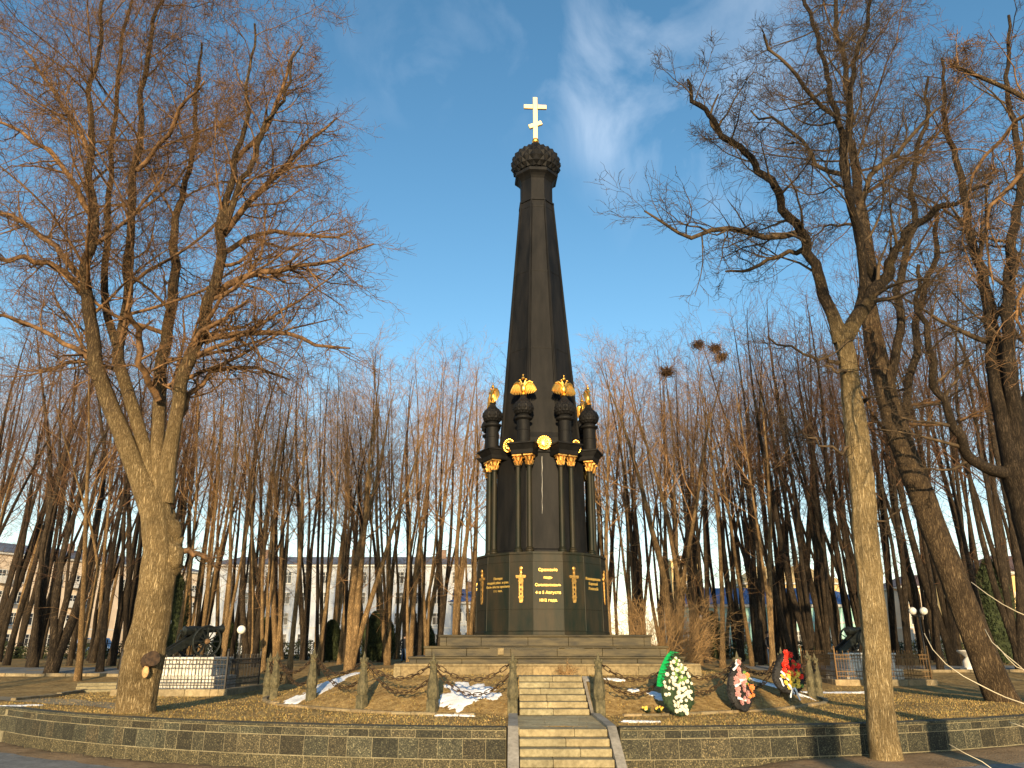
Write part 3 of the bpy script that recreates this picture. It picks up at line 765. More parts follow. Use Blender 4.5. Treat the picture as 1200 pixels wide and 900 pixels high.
blades('dry_grass',120000,g1,.015,.07,5,M['grass'],'short dead grass and litter on the mound and terrace','grass')
# leaves: flat litter quads
def leaves(n,seed):
    r=np.random.RandomState(seed); X,Y=g1(r,n); n=len(X)
    Z=H(X,Y)+.012; s=r.uniform(.012,.035,n); V=[]
    a=r.rand(n)*6.28; tx=r.uniform(-.5,.5,n); ty=r.uniform(-.5,.5,n)
    c=np.stack([X,Y,Z],-1); u=np.stack([np.cos(a),np.sin(a),tx],-1)*s[:,None]; w=np.stack([-np.sin(a),np.cos(a),ty],-1)*s[:,None]*.7
    V=np.stack([c-u,c-w,c+u,c+w],1).reshape(-1,3); Q=np.arange(4*n).reshape(-1,4)
    q=r.uniform(.5,1.1,(n,1)); t=np.concatenate([q*1.05,q*.85,q*.65],1)
    tag(np_mesh('fallen_leaves',V,Q,M['grass'],smooth=False,tint=t),'scattered brown leaf litter on the terrace and mound','leaf litter',kind='stuff')
leaves(6000,9)

# ------------------------------------------------------------------ trees (vectorised growth)
def nrm(a): return a/np.maximum(np.linalg.norm(a,axis=-1,keepdims=True),1e-9)
def spawn(P,Rd,n,tr,ang,lf,rr,K,wobv,trop,r,rmin=.004,ang_sd=.2,taper=.25,lsd=.3):
    Mn=len(P); n=np.asarray(n) if hasattr(n,'__len__') else np.full(Mn,n)
    idx=np.repeat(np.arange(Mn),n); T=len(idx); Kp=P.shape[1]
    j=np.concatenate([np.arange(k) for k in n]) if T else np.zeros(0)
    t=tr[0]+(tr[1]-tr[0])*(j+r.rand(T))/np.repeat(n,n)
    f=t*(Kp-1); i0=np.minimum(f.astype(int),Kp-2); fr=(f-i0)[:,None]
    pos=P[idx,i0]*(1-fr)+P[idx,i0+1]*fr; tan=nrm(P[idx,i0+1]-P[idx,i0]); rad=Rd[idx,i0]*(1-fr[:,0])+Rd[idx,i0+1]*fr[:,0]
    L=np.linalg.norm(np.diff(P,axis=1),axis=-1).sum(1)[idx]
    perp=nrm(np.cross(tan,r.randn(T,3))); a=(ang+ang_sd*r.randn(T))[:,None]
    d=nrm(np.cos(a)*tan+np.sin(a)*perp)
    ln=lf(L,t)*(1+lsd*(r.rand(T)*2-1)); r0=np.maximum(np.minimum(rad*.75,rad*rr*(.7+.6*r.rand(T))),rmin)
    out=np.zeros((T,K,3)); out[:,0]=pos; step=(ln/(K-1))[:,None]
    for k in range(1,K):
        out[:,k]=out[:,k-1]+d*step; d=nrm(d+wobv*r.randn(T,3)+np.array([0,0,trop]))
    tt=np.linspace(0,1,K)[None,:]; R2=r0[:,None]*(1-(1-taper)*tt); R2=np.maximum(R2,rmin*.5)
    return out,R2
def tubes(P,Rd,S,disp=None):
    T,K,_=P.shape
    if T==0: return np.zeros((0,3)),np.zeros((0,4),int)
    tan=np.empty_like(P); tan[:,1:-1]=P[:,2:]-P[:,:-2]; tan[:,0]=P[:,1]-P[:,0]; tan[:,-1]=P[:,-1]-P[:,-2]; tan=nrm(tan)
    md=nrm(P[:,-1]-P[:,0]); ref=np.where(np.abs(md[:,2:3])>.85,np.array([[1.,0,0]]),np.array([[0,0,1.]]))
    u=nrm(ref[:,None,:]-tan*(tan*ref[:,None,:]).sum(-1,keepdims=True)); w=np.cross(tan,u)
    a=np.arange(S)*2*np.pi/S; c,s=np.cos(a),np.sin(a)
    rad=Rd[:,:,None]*np.ones(S)
    if disp is not None: rad=rad*disp
    V=P[:,:,None,:]+rad[...,None]*(u[:,:,None,:]*c[:,None]+w[:,:,None,:]*s[:,None])
    V=V.reshape(-1,3)
    b=(np.arange(T)[:,None,None]*K+np.arange(K-1)[None,:,None])*S; i=np.arange(S)[None,None,:]; j=(i+1)%S
    Q=np.stack([b+i,b+j,b+S+j,b+S+i],-1).reshape(-1,4)
    return V,Q
def join(lst):
    V=[];Q=[];o=0
    for v,q in lst: V.append(v); Q.append(q+o); o+=len(v)
    return np.concatenate(V),np.concatenate(Q)
def smooth_path(pts,K):
    P=np.array(pts,dtype=float); n=len(P)
    t=np.concatenate([[0],np.cumsum(np.linalg.norm(np.diff(P[:,:3],axis=0),axis=1))]); T=np.linspace(0,t[-1],K)
    Pe=np.vstack([2*P[0]-P[1],P,2*P[-1]-P[-2]]); out=[]
    for x in T:
        i=min(np.searchsorted(t,x,side='right')-1,n-2); u=(x-t[i])/(t[i+1]-t[i])
        p0,p1,p2,p3=Pe[i],Pe[i+1],Pe[i+2],Pe[i+3]
        out.append(.5*((2*p1)+(-p0+p2)*u+(2*p0-5*p1+4*p2-p3)*u*u+(-p0+3*p1-3*p2+p3)*u**3))
    return np.array(out)
def bark_disp(K,S,r,amp=.06,lob=.07):
    a=np.arange(S)*2*np.pi/S; k=np.arange(K)[:,None]
    d=1+lob*.8*np.sin(2*a+r.rand()*6+k*.05)+lob*.5*np.sin(3*a+r.rand()*6-k*.06)+amp*.5*np.sin(7*a+k*.1+r.rand()*6)+amp*.3*np.sin(11*a-k*.07+r.rand()*6)+amp*.16*r.randn(K,S)+.02*np.sin(k*.4+r.rand()*6)
    return d[None]
def stem_px(spec,Y0,dy,K,ws=1.0):
    spec=[(a,b,c*ws) for a,b,c in spec]
    # spec: (px,py,width px); Y from Y0 with linear drift dy
    n=len(spec); pts=[]
    for i,(px,py,w) in enumerate(spec):
        Y=Y0+dy*(i/(n-1))**1.2; l,f,u=ray(px,py); t=Y/f
        depth=Y*CP+(u*t)*SP; pts.append((l*t,Y,EYE+u*t,.5*w*depth/F))
    A=smooth_path(pts,K); 
    if K>20:
        k=np.arange(K)/K; q=np.random.RandomState(int(spec[0][0])+K)
        ww=(.012 if spec[0][2]>=30 else .07*np.clip(k*4,0,1)[:,None])*np.clip(k*3,0,1)[:,None]*np.stack([np.sin(k*19+q.rand()*6)+.7*np.sin(k*41+q.rand()*6)+.4*np.sin(k*83+q.rand()*6) for _ in range(3)],-1)*np.array([1,1,.2]); A[:,:3]+=ww
    return A[:,:3],np.maximum(A[:,3],.010)
def hero(name,base,trunk,stems,limbs,label,r,mats,nl=13,nb=9,ns=8,nt=5,llen=.34,trop=.05,S0=28,extra=None,cat='tree',ltr=(.18,.98),twr=.0056,droop=0.0,leader=True):
    base=np.array(base)
    root=empty(name,tuple(base),0,label,cat)
    # trunk
    meshes=[]
    for A,Rr,S in trunk:
        P=A-base; K=len(P); meshes.append(tubes(P[None],Rr[None],S,bark_disp(K,S,r)))
    Ps=[];Rs=[]
    for A,Rr in stems:
        P=A-base; K=len(P); meshes.append(tubes(P[None],Rr[None],16,bark_disp(K,16,r,.05,.05))); Ps.append(P); Rs.append(Rr)
    nlow=sum(len(q) for v,q in meshes[:len(trunk)]); V,Q=join(meshes); mi=np.zeros(len(Q),dtype=np.int32); mi[nlow:]=1
    np_mesh('trunk',V,Q,[mats[0],mats[2]],root,matidx=mi)
    K=24
    def rs(P,Rr):
        t=np.linspace(0,1,len(P)); T=np.linspace(0,1,K)
        return np.stack([np.interp(T,t,P[:,c]) for c in range(3)],-1),np.interp(T,t,Rr)
    PS,RS=zip(*[rs(p,q) for p,q in zip(Ps,Rs)]); PS=np.array(PS); RS=np.array(RS)
    nn=nl if hasattr(nl,'__len__') else [nl]*len(PS)
    LP,LR=spawn(PS,RS,nn,ltr,R_(52),lambda L,t:(L*llen*(1.15-.62*t)),.36,10,.15,trop,r,.012,.25,.2)
    lm=[tubes(LP,LR,7)]
    LPs=[LP];LRs=[LR]
    if limbs:
        Q2=[];R2=[]
        for A,Rr in limbs:
            p=A-base; t=np.linspace(0,1,len(p)); T=np.linspace(0,1,10)
            Q2.append(np.stack([np.interp(T,t,p[:,c]) for c in range(3)],-1)); R2.append(np.interp(T,t,Rr))
        Q2=np.array(Q2);R2=np.array(R2); Q2[:,1:-1]+=.05*r.randn(*Q2[:,1:-1].shape)
        lm.append(tubes(Q2,R2,10)); LPs+= [Q2]*1; LRs+=[R2]
    AP=np.concatenate(LPs);AR=np.concatenate(LRs)
    Lall=np.linalg.norm(np.diff(AP,axis=1),axis=-1).sum(1); nbv=np.clip((nb*Lall/3.0).astype(int),4,26)
    BP,BR=spawn(AP,AR,nbv,(.12,1),R_(48),lambda L,t:np.minimum(L*.45,2.4)*(1.1-.6*t),.42,7,.20,trop*.7-droop,r,.008,.3,.3)
    SP2,SR=spawn(BP,BR,ns,(.1,1),R_(45),lambda L,t:L*.50*(1.1-.5*t)+.08,.5,5,.28,.03-droop,r,.005,.35,.4)
    TP,TR=spawn(SP2,SR,nt,(.12,1),R_(42),lambda L,t:L*.42+.09,.6,4,.3,.05,r,twr,.35,.5)
    lm+= [tubes(BP,BR,4),tubes(SP2,SR,3),tubes(TP,TR,3)]
    V,Q=join(lm); np_mesh('crown',V,Q,mats[1],root)
    if extra: extra(root,base)
    return root
rs=np.random.RandomState(21)
# --- hero tree 1: forked tree behind the wall
bx,by,_=U(158,838,20.5); bz=float(H(bx,by))
Yh=20.5
tr1=stem_px([(157,846,54),(160,815,50),(170,760,50),(181,700,44),(186,650,42),(184,610,41),(182,575,34)],Yh,0,44,.84)
tr2=stem_px([(146,842,30),(160,805,36),(171,760,38),(179,720,36)],Yh+.25,0,26,.8)     # darker second bole at the foot
tr3=stem_px([(192,700,20),(199,660,32),(203,635,26),(196,600,22)],Yh+.1,0,22,.8)      # bulge
s1=stem_px([(180,600,34),(162,555,27),(143,510,24),(124,465,22),(114,425,20),(107,375,17),(104,320,14),(106,260,12),(105,200,10),(109,140,8),(111,80,6),(118,10,5),(122,-70,3)],Yh,-1.0,46,.84)
s2=stem_px([(180,590,22),(173,540,18),(160,490,17),(146,445,16),(137,405,14),(146,350,12),(152,300,11),(157,240,10),(160,180,9),(163,120,7),(176,60,6),(192,-10,4),(200,-70,3)],Yh,1.2,44,.84)
s2b=stem_px([(137,405,12),(125,365,10),(122,310,9),(126,260,8),(133,200,7),(131,140,6),(141,80,5),(150,10,4),(155,-60,3)],Yh+.3,2.2,34,.84)
s3=stem_px([(187,590,22),(184,530,18),(188,470,17),(190,420,16),(199,360,14),(204,310,12),(208,260,10),(216,215,8),(226,170,7),(232,110,5),(236,50,3)],Yh,2.4,40,.84)
s4=stem_px([(192,590,26),(199,530,20),(210,470,18),(226,420,17),(240,370,16),(251,320,14),(262,270,12),(268,235,10),(276,190,8),(284,140,6),(294,90,4),(302,30,3)],Yh,-1.6,42,.84)
s4b=stem_px([(262,270,10),(281,220,8),(301,172,7),(322,130,5),(340,90,4),(352,50,2)],Yh-1,-.5,24,.84)
lb=[]
for sp,dy in (([(240,400,9),(262,392,8),(300,388,7),(340,394,5),(375,402,4),(410,408,2)],-1),([(252,345,9),(275,328,8),(310,318,7),(355,312,5),(395,302,4),(438,286,2)],-2.5),
 ([(262,275,8),(285,240,7),(310,218,7),(345,182,5),(372,155,4),(395,138,2)],1.5),([(255,300,7),(290,280,6),(330,270,5),(370,278,4),(412,270,2)],2.0),
 ([(104,350,9),(80,325,8),(50,312,7),(15,302,5),(-20,298,3)],-2),([(100,330,8),(75,300,7),(50,278,6),(15,255,5),(-20,245,3)],1.5),
 ([(118,430,7),(85,408,6),(45,385,5),(5,370,4),(-30,362,2)],-1.5),([(186,470,9),(172,440,8),(162,400,7),(150,365,6)],-2),
 ([(205,500,7),(235,450,6),(262,432,5),(300,430,4),(340,445,2)],2),([(105,250,7),(80,205,6),(50,175,5),(20,150,4),(-15,140,2)],-1),
 ([(107,190,6),(85,140,5),(55,95,4),(30,60,3)],1.5),([(196,655,9),(222,645,7),(240,655,4),(255,668,2)],.5),([(210,450,8),(228,400,6),(262,370,5),(290,352,3)],-2.2),
 ([(160,200,6),(190,165,5),(215,130,4),(240,95,2)],-1.5),([(276,190,6),(310,150,5),(330,105,4),(345,60,2)],-1)):
    A,Rr=stem_px(sp,Yh,dy,12); lb.append((A,Rr))
def stub(root,base):
    p=np.array(U(178,772,Yh-.45))-base
    mb=MB(); d=Vector((.62,-.72,.18)).normalized()
    a=Vector(p)-d*.30; mb.tube([a,a+d*.25,a+d*.36],[.20,.17,.18],16,cap=True)
    mb.build('branch_stub',M['cutwood'],root)
    mb=MB(); c=Vector(p)+Vector((-.12,.02,-.30)); mb.ball(tuple(c),.11,10,8,(.8,.3,1.3)); mb.build('torn_wood',M['rawwood'],root,smooth=True)
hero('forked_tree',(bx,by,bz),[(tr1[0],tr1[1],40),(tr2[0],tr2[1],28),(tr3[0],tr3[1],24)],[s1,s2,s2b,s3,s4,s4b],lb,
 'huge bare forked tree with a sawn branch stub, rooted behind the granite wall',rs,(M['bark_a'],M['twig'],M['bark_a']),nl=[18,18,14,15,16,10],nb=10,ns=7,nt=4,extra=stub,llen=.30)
# --- hero tree 2: roadside tree in front of the wall
Y2=17.05; b2x,b2y,_=U(1038,886,Y2)
bz2=float(FG(b2x,b2y))
t1=stem_px([(1042,905,38),(1039,885,34),(1034,850,31),(1030,800,29),(1022,700,28),(1012,600,27),(1003,500,25),(996,450,22),(988,395,20)],Y2,0,64)
u1=stem_px([(986,400,20),(977,372,14),(960,330,12),(945,290,11),(935,265,10),(915,232,9),(888,198,8),(858,163,7),(832,138,6),(813,118,5),(802,92,3)],Y2,-1.6,40)
u2=stem_px([(986,405,20),(1003,375,18),(1022,348,16),(1036,322,14),(1052,290,9),(1075,262,8),(1098,243,7),(1125,236,5),(1160,212,3)],Y2,-1.0,36)
u3=stem_px([(1030,332,12),(1012,300,10),(1002,255,9),(990,200,8),(984,150,7),(972,95,6),(958,50,5),(945,0,4),(935,-60,3)],Y2,1.0,36)
u4=stem_px([(1003,375,11),(1012,330,9),(1006,285,9),(997,240,8),(990,170,7),(996,110,6),(1010,50,5),(1020,-20,3)],Y2,-2.0,34)
lb=[]
for sp,dy in (([(937,272,8),(915,277,7),(880,273,7),(845,270,6),(815,278,5),(790,274,4),(772,262,3),(755,247,2)],-1.0),([(985,425,5),(965,420,4),(940,415,3),(900,395,2)],-1),
 ([(860,165,5),(842,152,4),(830,138,3),(842,110,2)],-.5),([(1002,255,7),(1025,205,6),(1052,178,5),(1080,150,4),(1110,120,2)],-1.5),([(985,150,6),(955,110,5),(925,80,4),(895,40,3)],-1),
 ([(945,290,7),(915,300,5),(880,315,4),(850,318,2)],1),([(990,205,6),(960,195,5),(935,160,4),(905,140,3),(880,130,2)],1.5),([(1000,440,4),(985,436,3),(965,428,2)],-.6),
 ([(1002,520,4),(980,530,3),(950,510,2),(920,478,1)],-.8),([(1005,470,4),(1030,462,3),(1060,440,1.5)],-.6),([(1013,620,3),(1040,605,2),(1062,588,1)],-.5)):
    A,Rr=stem_px(sp,Y2,dy,12); lb.append((A,Rr))
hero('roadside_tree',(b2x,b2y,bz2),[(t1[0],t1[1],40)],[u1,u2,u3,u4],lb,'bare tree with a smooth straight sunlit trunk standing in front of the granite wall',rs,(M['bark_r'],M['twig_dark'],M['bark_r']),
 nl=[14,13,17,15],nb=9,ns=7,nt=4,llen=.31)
# --- hero tree 3: leaning tree
Y3=24.8; b3=U(1172,822,Y3); bz3=float(H(b3[0],b3[1]))
t1=stem_px([(1190,845,44),(1172,815,38),(1145,750,33),(1118,680,30),(1092,615,28),(1068,550,26),(1048,495,24),(1036,450,22),(1025,400,20),(1016,350,17)],Y3,0,60)
u1=stem_px([(1017,355,16),(1021,315,13),(1012,260,11),(1002,200,10),(996,140,8),(990,80,6),(980,20,5),(975,-50,3)],Y3,1.5,34)
u2=stem_px([(1040,465,12),(1052,400,10),(1055,340,9),(1066,280,8),(1070,220,6),(1080,160,5),(1088,90,3)],Y3,-2,32)
u3=stem_px([(1100,635,13),(1075,590,11),(1062,520,11),(1066,450,9),(1075,380,8),(1092,310,6),(1100,240,4)],Y3,3,32)
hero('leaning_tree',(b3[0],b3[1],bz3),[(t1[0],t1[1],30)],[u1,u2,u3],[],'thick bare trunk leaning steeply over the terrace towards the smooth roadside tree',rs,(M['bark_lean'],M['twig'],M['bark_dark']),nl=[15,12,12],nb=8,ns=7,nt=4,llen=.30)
# --- hero tree 4: tree at the right rim
Y4=23.0; b4=U(1285,860,Y4); bz4=float(H(b4[0],b4[1]))
t1=stem_px([(1292,880,56),(1270,820,50),(1245,720,44),(1218,640,38),(1200,580,34),(1188,545,30)],Y4,0,40)
u1=stem_px([(1190,555,26),(1176,490,20),(1166,430,17),(1158,370,14),(1150,310,11),(1135,260,9),(1122,200,7),(1110,140,5),(1102,70,3)],Y4,1,36)
u2=stem_px([(1190,555,20),(1190,490,17),(1184,430,15),(1178,370,13),(1186,300,11),(1194,240,9),(1190,170,7),(1183,100,5),(1180,20,3)],Y4,-1.5,36)
u3=stem_px([(1186,556,15),(1160,550,13),(1138,535,12),(1118,505,11),(1104,465,9),(1090,420,8),(1080,370,6),(1075,310,4)],Y4,-2,34)
u4=stem_px([(1188,500,13),(1215,440,11),(1225,380,10),(1230,300,8),(1240,200,5)],Y4,2,30)
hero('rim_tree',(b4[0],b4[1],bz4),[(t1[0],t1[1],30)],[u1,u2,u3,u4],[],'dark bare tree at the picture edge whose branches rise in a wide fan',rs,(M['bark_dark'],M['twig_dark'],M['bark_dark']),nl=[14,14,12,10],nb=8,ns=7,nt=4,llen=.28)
# --- near tree right of the camera with lit curly branches reaching in
b5=(9.05,9.6,float(FG(9.05,9.6)))
def P3(*a): return [tuple(x) for x in a]
t5=smooth_path([(*b5,.34),(9.05,9.6,2.5,.30),(9.15,9.7,5,.26),(9.05,9.9,7.5,.2)],30); 
w1=smooth_path([(9.05,9.9,7.3,.10),(9.05,10.1,9,.06),(8.65,10.5,10.6,.04),(7.55,10.7,11.6,.03)],20)
w2=smooth_path([(9.05,9.9,7.3,.11),(9.75,10.2,9,.10),(10.35,10.5,10.6,.07),(10.75,10.7,12.4,.03)],20)
lb=[]
for pts in ([(9.05,10.1,9.0,.04),(8.65,10.3,9.3,.035),(8.15,10.6,9.3,.04),(7.65,11,8.6,.025),(7.70,11.1,7.6,.012)],[(9.05,9.9,7.4,.04),(8.65,10.8,8.2,.03),(8.25,11.4,7.6,.03),(8.30,11.6,6.4,.012)],[(8.65,10.5,10.5,.035),(8.35,11.2,10.5,.03),(8.05,12,9.3,.02),(8.20,12.2,8.2,.01)]):
    A=smooth_path(pts,12); lb.append((A[:,:3],A[:,3]))
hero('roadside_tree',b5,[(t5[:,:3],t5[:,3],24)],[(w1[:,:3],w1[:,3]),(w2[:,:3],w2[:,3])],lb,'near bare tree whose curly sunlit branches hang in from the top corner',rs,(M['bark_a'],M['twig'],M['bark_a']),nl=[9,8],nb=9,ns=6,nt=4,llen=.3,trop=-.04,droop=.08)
# pale whips low in the right corner
mb=MB(); root=empty('bare_shrub',(7.2,6.6,0.0),0,'near leafless shrub with pale sunlit whips curving in at the lower corner','shrub')
Tm=W2L(root)
for pts,Y in (([(1083,742),(1098,768),(1125,790),(1160,808),(1215,830)],9.0),([(1138,682),(1165,702),(1190,716),(1230,735)],8.5),([(1154,737),(1166,757),(1185,772),(1215,800),(1240,830)],8.8),([(1168,756),(1190,780),(1225,795)],8.8),([(1112,872),(1135,885),(1165,900),(1200,925)],8.6),([(1182,846),(1200,852),(1235,858)],8.8)):
    w=[Vector(U(px,py,Y-.12*i)) for i,(px,py) in enumerate(pts)]
    w=[tuple(x) for x in w]; end=w[-1]; w.append((7.2+.3*random.random(),7.0,end[2]*.4)); w.append((7.2,6.6,0))
    A=smooth_path([(*q,0) for q in w],26); K=len(A)
    mb.tube([Tm@Vector(a[:3]) for a in A],[.0035+.012*(i/K) for i in range(K)],6)
    rr=random.Random(5)
    for i in range(3,K-8,4):
        a=Vector(A[i][:3]); d=Vector((-.5+rr.random()*.4,rr.random()-.5,rr.random()*.8-.2))*.22
        if False: mb.tube([Tm@a,Tm@(a+d*.5),Tm@(a+d+Vector((0,0,.03)))],[.004,.003,.0015],4)
mb.build('branch',M['twig_light'],root,smooth=True)

# --- grove tree variants
def variant(seed,nst,h=20.0,rad=.22,dense=1.0,fork=.1,spread=.16,dark=False):
    r=np.random.RandomState(seed); K=20; PS=[];RS=[]; ms=[]
    for s in range(nst):
        d=np.array([spread*r.randn()*(1 if nst>1 else .35),spread*r.randn()*(1 if nst>1 else .35),1.0]); d/=np.linalg.norm(d)
        p=np.array([0,0,0.]); P=[p.copy()]; hh=h*(1-.12*r.rand()*(s>0))
        bend=r.randn(3)*.012
        zf=fork*h if s>0 else 0
        for k in range(1,K):
            z=k/(K-1)
            dd=np.array([0,0,1.]) if z*h<zf*.8 else d
            p=p+dd*hh/(K-1); d=nrm(d+bend+.03*r.randn(3)+np.array([0,0,.04])); P.append(p.copy())
        P=np.array(P); P[:2,2]-=.0; P[0,2]=-.4
        t=np.linspace(0,1,K); Rr=rad*(1 if s==0 else .72)*(1-.93*t**1.05)*(1+.5*np.exp(-t*40)); 
        Rr=np.maximum(Rr,.012)
        ms.append(tubes(P[None],Rr[None],12,bark_disp(K,12,r,.04,.06))); PS.append(P);RS.append(Rr)
    PS=np.array(PS);RS=np.array(RS)
    nl=[int((22 if nst==1 else 13)*dense)]*nst
    LP,LR=spawn(PS,RS,nl,(.40,.99),R_(40),lambda L,t:(L*.27*(1.25-.95*t)+.5),.34,9,.14,.08,r,.012,.18,.2)
    V,Q=join(ms+[]) ; 
    AP=np.concatenate([LP]); nb=np.clip((np.linalg.norm(np.diff(AP,axis=1),axis=-1).sum(1)*1.8*dense).astype(int),3,9)
    BP,BR=spawn(AP,LR,nb,(.12,1),R_(44),lambda L,t:L*.40*(1.15-.6*t)+.2,.45,6,.20,.05,r,.0075,.25,.35)
    SQ,SR=spawn(BP,BR,5,(.1,1),R_(42),lambda L,t:L*.48+.2,.6,3,.2,.05,r,.0062,.3,.5)
    # low side twigs on the trunk
    WP,WR=spawn(PS,RS,[int(5*dense)]*nst,(.16,.5),R_(60),lambda L,t:L*.09+.4,.12,5,.2,.08,r,.008,.3,.3)
    WQ,WS=spawn(WP,WR,7,(.2,1),R_(45),lambda L,t:L*.5,.6,3,.2,.05,r,.006,.3,.5)
    V2,Q2=join([tubes(LP,LR,6),tubes(BP,BR,4),tubes(SQ,SR,3),tubes(WP,WR,4),tubes(WQ,WS,3)])
    t=np_mesh('trunk',V,Q,M['bark_dark'] if dark else M['bark_b']); c=np_mesh('crown',V2,Q2,M['twig_mid'] if dark else M['twig_red'])
    me=(t.data,c.data); bpy.data.objects.remove(t); bpy.data.objects.remove(c); return me
VAR=[variant(100+i,n,20,rd,d,fk,sp) for i,(n,rd,d,fk,sp) in enumerate([(1,.16,.9,.1,.10),(1,.13,.9,.1,.12),(2,.17,.8,.12,.13),(3,.19,.75,.1,.13),(1,.12,.8,.1,.15),(2,.15,.9,.3,.12),(1,.18,1.0,.1,.08),(4,.20,.7,.05,.14),(1,.10,.8,.1,.16),(2,.16,.85,.45,.14)])]
VAR_SHADED=[variant(200+i,n,20,rd,d,fk,sp,True) for i,(n,rd,d,fk,sp) in enumerate([(1,.16,.8,.1,.14),(2,.18,.8,.2,.15),(3,.19,.75,.12,.15),(1,.13,.8,.1,.12)])]  # darker grove copies, shade put into their bark and twig colours
TOPS=[(-60,330),(0,360),(120,380),(230,400),(300,420),(380,415),(450,405),(520,412),(560,430),(640,440),(700,430),(760,402),(800,395),(860,400),(900,380),(960,360),(1040,330),(1120,300),(1260,280)]
def top_at(px): return float(np.interp(px,[a for a,b in TOPS],[b for a,b in TOPS]))
grove=[]  # (px, Y, variant, scale thickness, lean)
rg=random.Random(77)
def add_tree(px,Y,v=None,thick=1.0,dark=False,hf=None,lean=None,rot=None):
    l=(px-600)/(F*CP+ (765-450)*SP)*1.0
    x=(px-600)*Y/ray(px,775)[1]
    for (gx,gy) in [(q[0],q[1]) for q in grove]:
        if (gx-x)**2+(gy-Y)**2<1.3**2: return False
    if (abs(x-AX)<9.6 and abs(Y-AY)<9): return False
    el=ray(px,top_at(px)); h=EYE+Y*el[2]/el[1]-1.2
    h*= hf if hf else rg.uniform(.78,1.03)
    h=min(h,27)
    grove.append((x,Y,px,h,v,thick,dark,lean,rot)); return True
# prominent ones
for a in ((340,34,6,.95,0),(372,37,0,.85,0),(410,40,7,1.25,0),(455,46,2,.9,0),(480,50,0,.9,0),(500,44,5,.9,0),(532,42,3,1.0,0),(548,46,6,.9,0),
 (262,39,2,.9,0),(232,40,5,.9,0),(296,44,1,.9,0),(95,35,9,1.0,0),(60,38,6,1.5,1),(38,42,2,1.2,1),(8,45,3,1.1,1),(130,44,5,1.1,1),(150,50,0,1.1,1),
 (716,41,6,1.0,0),(742,44,5,1.0,0),(792,37,7,1.25,0),(822,46,1,.9,0),(846,42,0,.95,0),(876,36,6,1.0,0),(882,43,1,.95,0),(905,40,5,1.0,0),(930,43,0,.9,1),(952,40,2,1.0,1),(972,46,6,1,1),
 (1002,44,1,1,1),(1050,46,0,1,1),(1085,50,5,1,1),(1120,44,2,1.1,1),(1150,48,3,1.1,1),(1195,40,6,1.2,1)):
    add_tree(a[0],a[1],a[2],a[3],bool(a[4]),1.0)
tries=0
ZN=[(-60,150,30),(150,250,20),(250,400,23),(400,565,25),(565,700,2),(690,800,20),(800,900,17),(900,1000,16),(1000,1110,22),(1110,1260,18)]
for lo,hi,n in ZN:
    k=0; t=0
    while k<n and t<500:
        t+=1; px=rg.uniform(lo,hi); Y=rg.uniform(38,78)
        if 150<px<250: Y=rg.uniform(45,70)
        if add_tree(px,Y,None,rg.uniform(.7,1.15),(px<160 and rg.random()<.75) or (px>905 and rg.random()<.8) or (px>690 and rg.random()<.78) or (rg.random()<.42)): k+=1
grove.sort(key=lambda q:q[2])
zones=[(-99,20,'before the beige block near the picture edge'),(20,70,'before the beige block'),(70,125,'between the beige block and the forked tree'),(125,215,'behind the big forked tree'),(215,275,'behind the whitewashed cannon plinth'),
 (275,330,'between the cannon and first chain posts'),(330,385,'before the white apartment block, above snow strip'),(385,440,'before the white apartment block, past the snow strip'),(440,495,'before the far end of the white block'),(495,560,'just beside the obelisk steps, on the white block side'),
 (560,700,'directly behind the obelisk'),(700,745,'just past the obelisk, by the brown bush'),(745,790,'behind the brown bush'),(790,825,'behind the white flower wreath'),(825,860,'between white and pink wreaths, before turquoise house'),
 (860,900,'behind the pink wreath, before turquoise house'),(900,950,'behind the red wreath, before turquoise house'),(950,1000,'between red wreath and smooth roadside trunk'),(1000,1050,'behind the smooth roadside trunk'),
 (1050,1110,'behind the double globe lamp'),(1110,1170,'behind the leaning trunk'),(1170,1400,'past the leaning trunk at the picture edge')]
ORD=['first','second','third','fourth','fifth','sixth','seventh','eighth','ninth','tenth','eleventh','twelfth','thirteenth','fourteenth','fifteenth','sixteenth','seventeenth','eighteenth']
cnt={}
for (x,Y,px,h,v,thick,dark,lean,rot) in grove:
    for zi,(a,b,nm) in enumerate(zones):
        if a<=px<b: break
    k=cnt.get(zi,0); cnt[zi]=k+1
    vs=VAR_SHADED if dark else VAR
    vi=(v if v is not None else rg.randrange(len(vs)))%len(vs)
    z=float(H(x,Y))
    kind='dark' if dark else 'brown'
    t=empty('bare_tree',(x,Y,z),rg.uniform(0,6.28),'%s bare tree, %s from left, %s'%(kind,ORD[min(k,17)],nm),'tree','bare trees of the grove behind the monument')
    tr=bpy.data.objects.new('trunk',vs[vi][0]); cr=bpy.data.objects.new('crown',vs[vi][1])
    for o in (tr,cr): link(o); o.parent=t
    s=h/20.0; t.scale=(s*thick*1.0,s*thick*1.0,s)
    # keep the crown width natural
    t.rotation_euler=(rg.uniform(-.04,.04),rg.uniform(-.05,.05),t.rotation_euler.z)

# the row of trees on the other side of the road, behind the viewer: their shade falls into the park
for xb,yb,vi,sx,sz,lab in ((5.35,-9.0,6,2.3,1.3,'nearest the viewer'),(17.5,-13,3,1.5,1.05,'with three stems'),
  (22,-10,2,1.5,1.1,'fifth along the row'),(-21,-10,3,1.5,1.0,'with three stems at the near end'),(-27,-12,5,1.5,1.1,'second from the near end')):
    t=empty('bare_tree',(xb,yb,float(FG(xb,yb))),1.1+xb,'bare street tree across the road behind the viewer, '+lab,'tree','street trees across the road')
    for n,dm in (('trunk',VAR[vi][0]),('crown',VAR[vi][1])):
        o=bpy.data.objects.new(n,dm); link(o); o.parent=t
        if n=='crown' and vi==6: o.scale=(.3,.3,1)
    t.scale=(sx,sx,sz)

